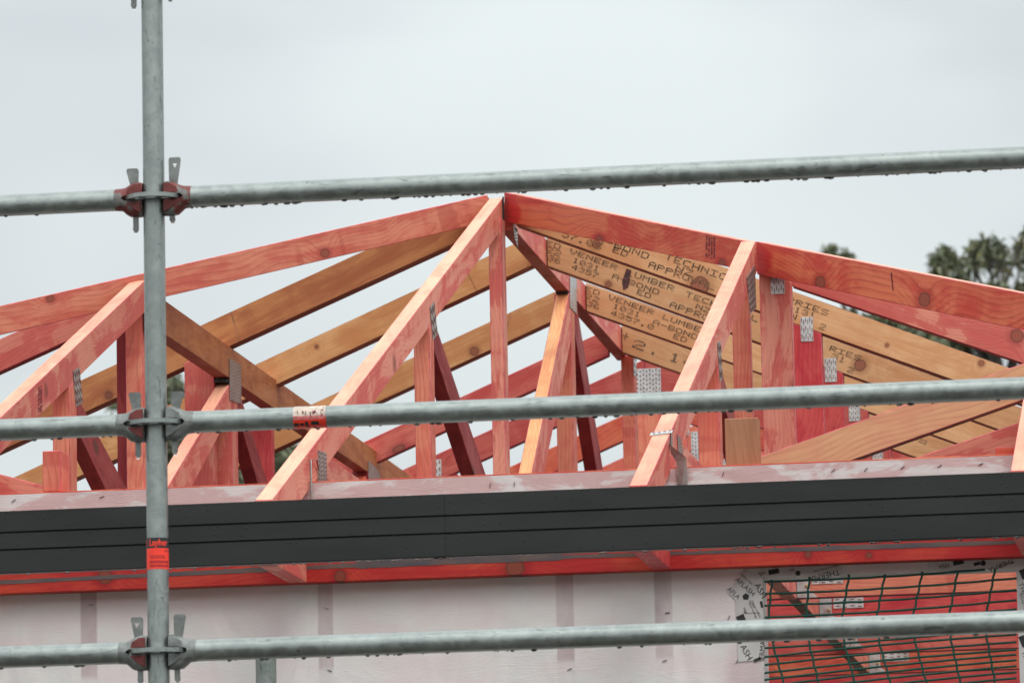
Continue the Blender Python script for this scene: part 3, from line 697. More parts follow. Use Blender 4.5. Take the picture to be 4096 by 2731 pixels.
for q in ((-1.498, 1.688), (-1.502, 1.677), (-1.494, 1.667), (-1.502, 1.66), (-1.499, 1.714)):
    bm = ico(.0034, 2); me = bpy.data.meshes.new('screw'); bm.to_mesh(me); bm.free(); me.materials.append(M['plate'])
    o = bpy.data.objects.new('screw', me); C.objects.link(o); o.parent = st; o.matrix_basis = abs_of(st).inverted() @ Matrix.LocRotScale(Vector((q[0], 13.0725, q[1])), None, Vector((1, .4, 1)))
# bent wire tie at the tallest jack
pts = [Vector((-2.428, 13.20, 1.748)), Vector((-2.420, 13.13, 1.762)), Vector((-2.424, 13.07, 1.755)), Vector((-2.423, 13.068, 1.70)), Vector((-2.421, 13.068, 1.60))]
netv, netf = [], []; cord(pts, .003, 8)
wt = mk('wire_tie', [Vector(v)-pts[0] for v in netv], netf, M['platedull'], None, Matrix.Translation(pts[0]), smooth=True)
tag(wt, 'bent wire dog hanging beside the foot of the tallest jack truss', 'wire tie')

# short blocks standing on the top plate
o = prism('blocking', 'Y', 13.09, rect(-3.108, -3.061, 1.7035, 1.806), .085, 'salmon'); tag(o, 'short upright block beside the left jack web, left of the scaffold standard', 'timber block')
o = prism('blocking', 'Y', 13.12, rect(-1.397, -1.314, 1.7035, 1.822), .045, 'brown'); tag(o, 'square brown ply block standing on the top plate right of the strap', 'timber block')
o = prism('creeper_rafter', 'Y', 13.4, [(-3.75, 1.93), (-3.118, 1.742), (-3.118, 1.706), (-3.75, 1.84)], .045, 'pink', None, 'orange')
tag(o, 'pink rafter foot running down to the short block at the far left edge', 'rafter')
# rafters rising to the right behind the block
o = prism('creeper_rafter', 'Y', 13.6, par(-1.366, 1.787, -.30, 2.119, .092), .045, 'tan', None, 'pink', 'lvlshade')
tag(o, 'pale tan rafter rising to the right from the brown ply block', 'rafter')
o = prism('creeper_rafter', 'Y', 14.0, par(-1.02, 1.813, -.30, 2.030, .095), .045, 'pink'); tag(o, 'lower pink rafter at the right edge, just above the wrapped top plate', 'rafter')
o = prism('plate_packer', 'Y', 13.20, rect(-.74, -.60, 1.7035, 1.735), .045, 'orange'); tag(o, 'thin orange packer on the top plate at the right edge', 'timber block')

# ------------------------------------------------------------------ hips, ridge
def hipz(s): return 3.018-.385*s
o = prism('hip_rafter', 'HL', (-2.474, 16.44), [(.0, 3.018), (2.3, 1.996), (2.3, 1.913), (0, 2.932)], .045, 'salmon', None, 'peach', knots=[(.423, 2.765, .0125), (1.082, 2.525, .010)])
tag(o, 'long salmon hip rafter falling left from the apex', 'hip rafter', 'hip rafters'); hipL = o
hipR = prism('hip_rafter', 'HR', (-2.40, 16.44), [(-.028, 3.030), (.835, 2.657), (.835, 2.570), (-.028, 2.937)], .045, 'orange', None, 'peach', knots=[(.324, 2.785, .017), (.752, 2.608, .014)], dyes=[(-.02, 2.97, .085)])
tag(hipR, 'orange-red hip rafter falling right from the apex to the right jack truss', 'hip rafter', 'hip rafters')
hipR2 = prism('hip_rafter', 'HR', (-2.40, 16.44), [(.868, 2.648), (2.6, 1.912), (2.6, 1.807), (.868, 2.552)], .045, 'orange', None, 'peach', knots=[(1.073, 2.479, .017), (1.394, 2.353, .019)], dyes=[(.87, 2.58, .08)])
tag(hipR2, 'knotty orange-red hip rafter right of the right jack truss, top right of the roof', 'hip rafter', 'hip rafters')
def ink_line(kind, c, a, b, w, parent):
    O, ax, en = plane(kind, c); pa, pb = [O+ax*q[0]+Vector((0, 0, q[1]))-en*.0009 for q in (a, b)]
    mk('pencil_mark', [-ax*w, ax*w, pb-pa+ax*w*.6, pb-pa-ax*w*.6], [(0, 1, 2, 3)], M['inkred'], parent, Matrix.Translation(pa))
ink_line('HR', (-2.40, 16.44), (1.296, 2.452), (1.300, 2.400), .0022, hipR2)
grade_mark('HR', (-2.40, 16.44), [(.700, 2.708), (.734, 2.694), (.732, 2.630), (.696, 2.644)], hipR)
M['end'] = plain('painted_gap_shade', (.03, .035, .03), .8)  # near-black colour standing for the shade inside open joints

def girder(X, zt, label, segs_):
    t_ = thing('ridge_truss', (X, 16.5, 1.75), label, 'roof truss'); return t_
G1 = girder(-2.40, 3.0, 'central ridge truss running back from the apex, its dark underside seen from below', None)
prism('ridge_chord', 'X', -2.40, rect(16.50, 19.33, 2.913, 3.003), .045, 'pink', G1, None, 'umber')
prism('king_post', 'Y', 16.38, rect(-2.466, -2.425, 1.80, 2.935), .085, 'pink', G1)
nail_plate('X', -2.402, [(16.47, 2.925), (16.56, 2.925), (16.56, 2.868), (16.50, 2.885)], 5, 4, G1, 'plate')
prism('web', 'X', -2.400, [(17.74, 2.912), (16.56, 2.03), (16.56, 1.93), (16.66, 1.93), (17.86, 2.83), (17.86, 2.912)], .043, 'pink', G1, 'gold')
prism('web', 'X', -2.3995, rect(17.760, 17.850, 1.80, 2.912), .056, 'salmon', G1)
prism('web', 'X', -2.400, [(17.852, 2.90), (17.92, 2.90), (18.80, 2.17), (18.80, 2.05), (18.74, 2.05), (17.852, 2.80)], .043, 'dark', G1)
nail_plate('X', -2.399, [(17.751, 2.968), (17.910, 2.990), (17.898, 2.862), (17.734, 2.860)], 12, 5, G1, 'plate', slot_h=.3, slot_w=.3)
prism('web', 'X', -2.372, rect(19.215, 19.305, 1.80, 2.912), .045, 'salmon', G1)
nail_plate('X', -2.372, [(19.215, 2.912), (19.30, 2.925), (19.29, 2.845), (19.215, 2.84)], 3, 2, G1, 'plate')
prism('bottom_chord', 'X', -2.400, rect(16.55, 21, 1.705, 1.798), .045, 'pink', G1)
G2 = girder(-3.33, 2.6, 'brown left-hand girder sloping down to the right behind the scaffold standard', None)
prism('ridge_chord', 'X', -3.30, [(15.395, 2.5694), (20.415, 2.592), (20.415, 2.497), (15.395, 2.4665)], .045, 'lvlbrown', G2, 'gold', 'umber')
prism('web', 'X', -3.30, [(16.451, 2.463), (15.361, 1.957), (15.361, 1.868), (15.460, 1.868), (16.451, 2.373)], .043, 'pink', G2, 'peach')
prism('web', 'X', -3.2995, rect(16.452, 16.549, 1.80, 2.467), .055, 'pink', G2)
prism('web', 'X', -3.30, [(16.551, 2.448), (16.589, 2.448), (17.442, 2.002), (17.442, 1.913), (17.343, 1.913), (16.551, 2.378)], .043, 'dark', G2)
nail_plate('X', -3.299, [(16.420, 2.534), (16.602, 2.538), (16.598, 2.414), (16.418, 2.402)], 12, 6, G2, 'platedull', slot_h=.25, slot_w=.3)
nail_plate('X', -3.299, [(18.917, 2.529), (19.126, 2.517), (19.200, 2.478), (18.911, 2.418)], 10, 6, G2, 'platedull', slot_h=.25, slot_w=.3)
prism('web', 'X', -3.30, [(18.879, 2.468), (17.838, 1.982), (17.838, 1.893), (18.879, 2.378)], .043, 'orange', G2)
prism('web', 'X', -3.2995, rect(18.908, 18.998, 1.80, 2.497), .055, 'dark', G2)

for (lo, hi, par_) in (((-2.4300, 16.448, 2.925), (-2.4268, 16.466, 3.012), G1), ((-2.4430, 17.715, 2.905), (-2.4015, 17.757, 2.9125), G1), ((-3.3430, 16.40, 2.457), (-3.3015, 16.449, 2.4665), G2)):
    box('joint_shade_box', lo, hi, M['end'], par_, .0004)  # dark boxes added to paint the shade in the joint gaps
# ------------------------------------------------------------------ rafters parallel to the eaves
YT = [15.42, 16.45, 17.20, 18.145, 19.10, 19.95, 20.85, 21.75, 22.65]
names = ['front truncated truss', 'first', 'second', 'third', 'fourth']
def rafterL(k, mat, xa, xb, label, s=.412, zr=3.012, h=.097, y=None, under='lvlshade', edge=None, knots=None):
    Y = y or YT[k]; f = lambda x: zr - s*(-2.44-x)
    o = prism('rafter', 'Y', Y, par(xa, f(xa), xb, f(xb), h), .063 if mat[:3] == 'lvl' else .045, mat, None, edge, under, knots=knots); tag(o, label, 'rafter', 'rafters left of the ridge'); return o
def rafterR(k, mat, xa, xb, label, s=.405, zr=3.010, h=.100, y=None, under='lvlshade', edge=None, knots=None):
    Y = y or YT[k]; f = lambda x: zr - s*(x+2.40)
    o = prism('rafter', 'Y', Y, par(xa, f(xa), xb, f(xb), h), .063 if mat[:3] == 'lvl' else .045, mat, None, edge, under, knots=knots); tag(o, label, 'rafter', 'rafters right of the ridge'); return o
rafterL(0, 'pink', -5.2, -3.385, 'pink rafter at the far left, directly under the left hip', s=.405, zr=3.012, under='dark')
RL1 = rafterL(1, 'lvlbrown', -5.2, -2.48, 'darkest brown-gold rafter meeting the apex under the left hip', s=.408, zr=3.036, h=.107, knots=[(-3.691, 2.438, .012)])
RL2 = rafterL(2, 'lvl', -5.2, -2.447, 'golden rafter left of the ridge, second below the left hip', s=.418, zr=3.018, h=.098, knots=[(-3.164, 2.680, .006)])
RL3 = rafterL(3, 'lvl', -5.2, -2.447, 'golden rafter left of the ridge with a round knot, third below the left hip', s=.416, zr=3.010, h=.098, knots=[(-2.788, 2.788, .015)])
def seam(o, Y, xa, za, xb, zb):
    mk('scarf_seam', [(xa-.002, Y-.0008, za), (xa+.0015, Y-.0008, za), (xb+.002, Y-.0008, zb), (xb-.001, Y-.0008, zb)], [(0, 1, 2, 3)], W['arrisdark'], o)
rafterL(4, 'brick', -5.2, -2.447, 'red rafter left of the ridge, seen behind the tall king post', s=.416, zr=2.998, h=.095, under='dark')
seam(RL1, 16.45, -3.296, 2.684, -3.272, 2.592); seam(RL2, 17.20, -2.668, 2.920, -2.632, 2.842); seam(RL3, 18.145, -2.66, 2.915, -2.684, 2.815)
R0 = rafterR(0, 'pink', -1.435, .2, 'pink rafter emerging from under the knotty right hip', s=.385, zr=2.99, h=.098, under='dark', edge='pink', knots=[(-.792, 2.347, .018)])
R1 = rafterR(1, 'lvlpale', -2.39, .3, 'golden stencilled rafter directly under the right hip', s=.405, zr=3.025, h=.1, knots=[(-2.137, 2.848, .013), (-1.818, 2.702, .028), (-1.244, 2.492, .006), (-.957, 2.424, .009)])
R2 = rafterR(2, 'lvlpale', -2.397, .3, 'golden stencilled rafter right of the ridge, second down, with a dark smudge', s=.4115, zr=3.012, h=.098, knots=[(-2.199, 2.844, .0105), (-1.389, 2.545, .018)])
R3 = rafterR(3, 'lvlpale', -2.397, .3, 'golden stencilled rafter right of the ridge, third down', s=.405, zr=3.010, h=.098)
R4 = rafterR(4, 'lvlpale', -2.397, .3, 'golden rafter right of the ridge, lowest, stencilled with large numerals', s=.405, zr=3.008, h=.098)
def sten(o, k, zr, s, items): stencil(o, 'Y', YT[k], (-2.40, zr), -s, items)
sten(R1, 1, 3.025, .405, [("57.0S", .175, .062, .024, .027), ('A-BOND', .290, .038, .025, .030), ('TECHNICAL', .52, .018, .025, .030), ('ED', .345, .055, .024, .027), ('NZ', .555, .044, .024, .030), ('APPROVAL', .465, .062, .025, .028),
                          ('RRIES', .925, .018, .022, .028), ('-131', .925, .042, .022, .024), ('N . 2', .935, .066, .024, .024)])
sten(R2, 2, 3.012, .4115, [('ED VENEER', .004, .008, .022, .0285), ('LUMBER', .288, .010, .022, .0285), ('TECHNICAL', .495, .012, .022, .0285), ('22', .006, .030, .024, .028), ('1031', .100, .034, .022, .024),
                          ('A-BOND', .238, .040, .022, .028), ('NZ', .53, .040, .022, .028), ('36', .012, .056, .022, .024), ('4357', .096, .058, .022, .024), ('ED', .325, .062, .022, .026), ('APPROVAL', .44, .064, .024, .028),
                          ('RIES', .995, .018, .022, .028), ('31', 1.0, .042, .022, .026), ('L', 1.0, .066, .024, .026), ('2', 1.055, .066, .024, .026)])
sten(R3, 3, 3.010, .405, [('ED VENEER', .006, .008, .022, .0285), ('LUMBER', .292, .010, .022, .0285), ('22', .006, .032, .024, .028), ('1031', .108, .034, .022, .026), ('A-BOND', .255, .040, .022, .028), ('36', .012, .058, .022, .024),
                          ('4357.0', .10, .060, .022, .027), ('ED', .33, .064, .022, .026)])
sten(R4, 4, 3.008, .405, [('+', .012, .02, .03, .03), ('2', .055, .03, .04, .055), ('.', .125, .03, .04, .03), ('1', .195, .03, .04, .05), ('4', .25, .03, .04, .05), ('15-22', 1.10, .02, .02, .016)])
M['smudge'] = plain('dark_resin_smudge', (.07, .022, .02), .7, nz=.4, sc=90)
# dark smudge on the second rafter
mk('ink_smudge', [(-2.400+.262, 17.1988, 2.893), (-2.400+.278, 17.1988, 2.886), (-2.400+.266, 17.1988, 2.83), (-2.400+.250, 17.1988, 2.822), (-2.400+.246, 17.1988, 2.85)], [(0, 1, 2, 3, 4)], M['smudge'], R2)

# uprights standing under the rafters
def upright(xa, xb, Y, zt, mat, label, plate=None, rc=(2, 4), group=None, t_=.045, pm='plate', zt2=None):
    o = thing('upright', ((xa+xb)/2, Y, 1.75), label, 'timber upright', group)
    prism('post', 'Y', Y, [(xa, 1.8005), (xb, 1.8005), (xb, zt if zt2 is None else zt2), (xa, zt)], t_, mat, o)
    if plate: nail_plate('Y', Y-.0005, plate, rc[0], rc[1], o, pm)
    return o
gR, gL = 'uprights under the right-hand rafters', 'uprights under the left-hand rafters'
def pl(xa, xb, za, zb): return [(xa, zb), (xb, zb), (xb, za), (xa, za)]
def under_r(k, x): zr, sl, h = ((2.99, .385, .098), (3.025, .405, .1), (3.012, .4115, .098), (3.010, .405, .098), (3.008, .405, .098))[k]; return zr-sl*(x+2.40)-h-.001
def under_l(k, x): zr, sl, h = ((3.012, .405, .097), (3.036, .408, .107), (3.018, .418, .098), (3.010, .416, .098), (2.998, .416, .095))[k]; return zr-sl*(-2.44-x)-h-.001
def up_r(k, xa, xb, mat, label, plate, rc): return upright(xa, xb, YT[k], under_r(k, xa), mat, label, plate, rc, gR, zt2=under_r(k, xb))
upright(-1.526, -1.434, 15.374, 2.60, 'pink', 'widest pink upright right of the right jack truss, plate at its head', pl(-1.4925, -1.4525, 2.492, 2.542), (2, 6), gR, zt2=2.56)
up_r(1, -1.532, -1.445, 'red', 'crimson upright second from the right jack truss', pl(-1.508, -1.470, 2.514, 2.590), (3, 6))
up_r(2, -1.527, -1.445, 'red', 'red upright third from the right jack truss', pl(-1.503, -1.465, 2.494, 2.571), (3, 6))
up_r(3, -1.527, -1.443, 'brick', 'upright fourth from the right jack truss, plate half under the middle ledger', pl(-1.508, -1.470, 2.494, 2.55), (3, 6))
up_r(4, -1.527, -1.443, 'brick', 'short-looking upright fifth from the right jack truss, its plate just above the top plate', pl(-1.508, -1.470, 2.47, 2.52), (3, 6))
upright(-1.618, -1.566, 15.47, 2.57, 'salmon', 'knotty salmon upright behind the right jack chord', None, group=gR)
upright(-3.438, -3.405, 15.43, 2.56, 'dark', 'narrow crimson upright left of the scaffold standard', None, group=gL, t_=.09)
upright(-3.404, -3.352, 15.40, 2.56, 'salmon', 'pale grained upright partly behind the scaffold standard', None, group=gL)
upright(-3.438, -3.3445, 16.40, under_l(1, -3.438), 'pink', 'pink upright right of the scaffold standard, under the brown girder', None, group=gL, zt2=2.575)
upright(-3.407, -3.317, 17.20, 2.47, 'red', 'red upright further right under the brown girder', pl(-3.385, -3.365, 2.45, 2.475), (1, 3), gL)
upright(-3.407, -3.317, 18.145, 2.49, 'dark', 'dark upright behind the stickered part of the middle ledger', None, group=gL)

# full trusses further back
far_lab = ['red gable truss beyond the ridge truss, big nail plate at its peak', 'orange gable truss second from the front of the far row', 'gable truss third from the front of the far row', 'rearmost gable truss of the far row']
for k, Y in enumerate(YT[5:]):
    T = thing('gable_truss', (-2.42, Y, 1.75), far_lab[k], 'roof truss', 'gable trusses at the back')
    mt = ('brick', 'orange', 'salmon', 'brick')[k]
    zr = 3.008
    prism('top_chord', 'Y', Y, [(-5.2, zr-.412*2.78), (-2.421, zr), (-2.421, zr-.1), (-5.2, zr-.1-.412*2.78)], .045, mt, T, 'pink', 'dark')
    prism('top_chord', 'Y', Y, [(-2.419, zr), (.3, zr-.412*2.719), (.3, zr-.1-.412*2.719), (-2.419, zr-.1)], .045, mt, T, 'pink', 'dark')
    prism('king_post', 'Y', Y+.0005, rect(-2.47, -2.37, 1.8005, zr-.125), .044, 'salmon', T)
    prism('web', 'Y', Y+.003, [(-2.472, 1.95), (-2.472, 1.85), (-3.2, 2.60), (-3.2, 2.66)], .039, 'dark', T)
    prism('web', 'Y', Y+.003, [(-2.368, 1.95), (-2.368, 1.85), (-1.64, 2.60), (-1.64, 2.66)], .039, 'orange', T)
    prism('web', 'Y', Y+.0015, rect(-3.30, -3.21, 1.8005, 2.55), .042, 'pink', T)
    prism('web', 'Y', Y+.0015, rect(-1.63, -1.54, 1.8005, 2.58), .042, 'red', T)
    prism('bottom_chord', 'Y', Y, rect(-5.2, .5, 1.705, 1.799), .045, ('red', 'orange', 'red', 'dark')[k], T)
    nail_plate('Y', Y-.0005, pl(-2.455, -2.360, 2.838, 2.972), 8, 8, T, slot_h=.5, slot_w=.36)
    nail_plate('Y', Y-.0005, pl(-3.29, -3.20, 2.58, 2.66), 3, 7, T)
# bottom chords of the nearer rows, seen from below through the window
bl = ['red ceiling chord highest in the window opening', 'red ceiling chord second down in the window opening', 'red ceiling chord third down in the window opening', 'orange ceiling chord low in the window opening']
for k in range(1, 5):
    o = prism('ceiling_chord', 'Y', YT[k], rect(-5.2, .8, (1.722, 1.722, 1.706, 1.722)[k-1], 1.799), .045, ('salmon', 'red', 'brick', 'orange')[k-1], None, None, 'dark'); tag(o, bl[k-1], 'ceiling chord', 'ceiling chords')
    X = (-1.51, -1.48, -1.45, -1.42)[k-1]+.09
    hx = (-1.545, -1.532, -1.535, -1.525)[k-1]
    # hanger bracket
    h = thing('joist_hanger', (-1.52, YT[k]-.003, 1.72), ('galvanised joist hanger cut off by the window head', 'galvanised joist hanger with a brass screw, beside a full nail plate, above the lower ledger',
              'galvanised joist hanger mostly hidden behind the lower ledger', 'galvanised joist hanger below the lower ledger')[k-1], 'bracket', 'joist hangers')
    Y = YT[k]-.0015
    q = [(-1.540, 1.803), (-1.503, 1.803), (-1.503, 1.745), (-1.480, 1.724), (-1.480, 1.7225), (-1.540, 1.7225)]
    vs = [(x+1.52, -.0015, z-1.72) for x, z in q]+[(x+1.52, .0010, z-1.72) for x, z in q]; n = len(q)
    vs += [(-.020, -.0015, .083), (-.020, -.030, .083), (-.020, -.030, .0025), (-.020, -.0015, .0025), (-.0185, -.0015, .083), (-.0185, -.030, .083), (-.0185, -.030, .0025), (-.0185, -.0015, .0025)]
    fs = [tuple(range(n)), tuple(range(2*n-1, n-1, -1))]+[(i, (i+1) % n, n+(i+1) % n, n+i) for i in range(n)]
    b0 = 2*n; fs += [(b0, b0+1, b0+2, b0+3), (b0+4, b0+5, b0+6, b0+7), (b0, b0+1, b0+5, b0+4), (b0+1, b0+2, b0+6, b0+5), (b0+2, b0+3, b0+7, b0+6)]
    mk('hanger_plate', vs, fs, M['plate'], h, Matrix.Translation((-1.52, YT[k]-.003, 1.72)))
    bm = bmesh.new(); bmesh.ops.create_cone(bm, cap_ends=True, segments=14, radius1=.0065, radius2=.004, depth=.005)
    me = bpy.data.meshes.new('screw'); bm.to_mesh(me); bm.free(); me.materials.append(M['bolt'])
    s_ = bpy.data.objects.new('screw', me); C.objects.link(s_); s_.parent = h; s_.matrix_basis = abs_of(h).inverted() @ Matrix.Translation((-1.513, YT[k]-.007, 1.757)) @ Matrix.Rotation(math.pi/2, 4, 'X')
    nail_plate('Y', YT[k]-.0005, pl(-1.497, -1.401, 1.763, 1.806), 4, 4, o, slot_h=.30, slot_w=.5)
    ys, ye = (15.465 if k == 1 else YT[k-1]+.046), YT[k]-.002
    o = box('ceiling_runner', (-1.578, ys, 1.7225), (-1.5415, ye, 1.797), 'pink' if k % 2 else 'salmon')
    o.data.materials.append(W['lvlshade'])
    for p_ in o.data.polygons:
        if (o.matrix_basis.to_3x3() @ p_.normal).z < -.8: p_.material_index = 1  # underside shade painted as a darker material
    tag(o, ('runner with a dark underside above the window head, nearest of the row', 'dark-bottomed runner between the first and second joist hangers', 'dark-bottomed runner between the second and third joist hangers', 'dark-bottomed runner ending at the lowest joist hanger')[k-1], 'ceiling joist', 'runners between the ceiling chords')

# ------------------------------------------------------------------ scaffold
XS, YS, ZS = -2.4725, 11.49, 2.1356
R_ = .0236
std = thing('scaffold_standard', (XS, YS, -1.6), 'upright galvanised scaffold standard left of centre with rosettes and a red and black sticker', 'scaffold pole')
tube('tube', (XS, YS, -1.58), (XS, YS, 4.2), R_, M['galv'], std, 56)
bm = bmesh.new(); bmesh.ops.create_cone(bm, cap_ends=True, segments=4, radius1=.11, radius2=.11, depth=.008)
me = bpy.data.meshes.new('base_plate'); bm.to_mesh(me); bm.free(); me.materials.append(M['galvdark'])
o = bpy.data.objects.new('base_plate', me); C.objects.link(o); o.parent = std; o.matrix_basis = abs_of(std).inverted() @ Matrix.Translation((XS, YS, -1.595))
def rosette(z):
    rad = [R_+.0003, .0335, .0515, .0612]; seg = 96; t2 = .0046
    bm = bmesh.new(); ring = []
    for s_ in (1, -1):
        ring.append([[bm.verts.new((r*math.cos(2*math.pi*k/seg), r*math.sin(2*math.pi*k/seg), s_*t2)) for k in range(seg)] for r in rad])
    big = lambda k: ((k+3) % 24) < 11 and ((k+3) % 24) >= 0 or (11 <= ((k-12+4) % 24) < 0)
    hole = [((k+6) % 24) < 12 or 15 <= ((k+3) % 24) < 21-0 for k in range(seg)]
    hole = [(((k+5) % 24) < 10) or (14 <= ((k+5-1) % 24) < 20) for k in range(seg)]
    for k in range(seg):
        k2 = (k+1) % seg
        for j in range(3):
            if j == 1 and hole[k]: continue
            for s_ in (0, 1): bm.faces.new([ring[s_][j][k], ring[s_][j+1][k], ring[s_][j+1][k2], ring[s_][j][k2]])
            if j == 1:
                if hole[k2]: bm.faces.new([ring[0][1][k2], ring[0][2][k2], ring[1][2][k2], ring[1][1][k2]])
                if hole[k-1]: bm.faces.new([ring[0][1][k], ring[0][2][k], ring[1][2][k], ring[1][1][k]])
        bm.faces.new([ring[0][3][k], ring[0][3][k2], ring[1][3][k2], ring[1][3][k]])
        bm.faces.new([ring[0][0][k], ring[0][0][k2], ring[1][0][k2], ring[1][0][k]])
        if hole[k]:
            for j in (1, 2): bm.faces.new([ring[0][j][k], ring[0][j][k2], ring[1][j][k2], ring[1][j][k]])
    bmesh.ops.recalc_face_normals(bm, faces=bm.faces)
    me = bpy.data.meshes.new('rosette'); bm.to_mesh(me); bm.free(); me.materials.append(M['galv'])
    o = bpy.data.objects.new('rosette', me); C.objects.link(o); o.parent = std; o.matrix_basis = abs_of(std).inverted() @ Matrix.Translation((XS, YS, z))
ZR = [ZS+.5, ZS, ZS-.5, ZS-1.0]
for z in ZR: rosette(z)
# stickers wrap the tube
def cylpatch(name, axis, r, z0, z1, a0, a1, mat, parent, n=40):
    """patch on a tube; axis 'Z': (x,y) centre XS,YS, heights z0..z1"""
    vs, fs = [], []
    for k in range(n+1):
        a = a0+(a1-a0)*k/n
        for z in (z0, z1): vs.append((XS+r*math.sin(a), YS-r*math.cos(a), z))
    for k in range(n): fs.append((2*k, 2*k+2, 2*k+3, 2*k+1))
    return mk(name, vs, fs, mat, parent, smooth=True)
def P_at(y):      # height on the front of the standard that shows at picture row y
    d = fw + rt*((360-1176)/12430) - up*((y-784)/12430); return (d*((YS-R_)/d.y)).z
zt, zm, zb = P_at(1233.5), P_at(1257.5), P_at(1305.5)
stk = cylpatch('sticker', 'Z', R_+.0006, zb, zm, -math.pi*.96, math.pi*.96, M['stickred'], std, 64)
stk2 = cylpatch('sticker_band', 'Z', R_+.0006, zm, zt, -math.pi*.96, math.pi*.96, M['stickblack'], stk, 64)
def cyltext(s, size, ang0, z, r, mat, parent, bold=.0, sx=1.):
    v, f = textmesh(s, size, bold)
    vs = [(XS+r*math.sin(ang0+q[0]*sx/r), YS-r*math.cos(ang0+q[0]*sx/r), z+q[1]) for q in v]
    return mk('printed_lettering', vs, f, mat, parent)
cyltext('Layher', .0200, -.60, zm+.0055, R_+.0011, M['stickred'], stk, .0005, .80)
cyltext('l', .0205, -1.12, zm+.0055, R_+.0011, M['stickred'], stk, .0006, .9)
for k, (w_, a_, dz) in enumerate(((.9, .62, .040), (1.35, -.75, .0285), (1.5, -.75, .0245), (1.9, -.80, .0170), (1.9, -.80, .0140), (1.9, -.80, .0085), (1.9, -.80, .0055))):
    # rows of small print
    aa = a_
    while aa < a_+w_:
        da = random.uniform(.05, .14); cylpatch('small_print', 'Z', R_+.0010, zb+dz-.0009, zb+dz+.0009, aa+.22, aa+.22+da*.75, M['inkred'], stk, 3); aa += da
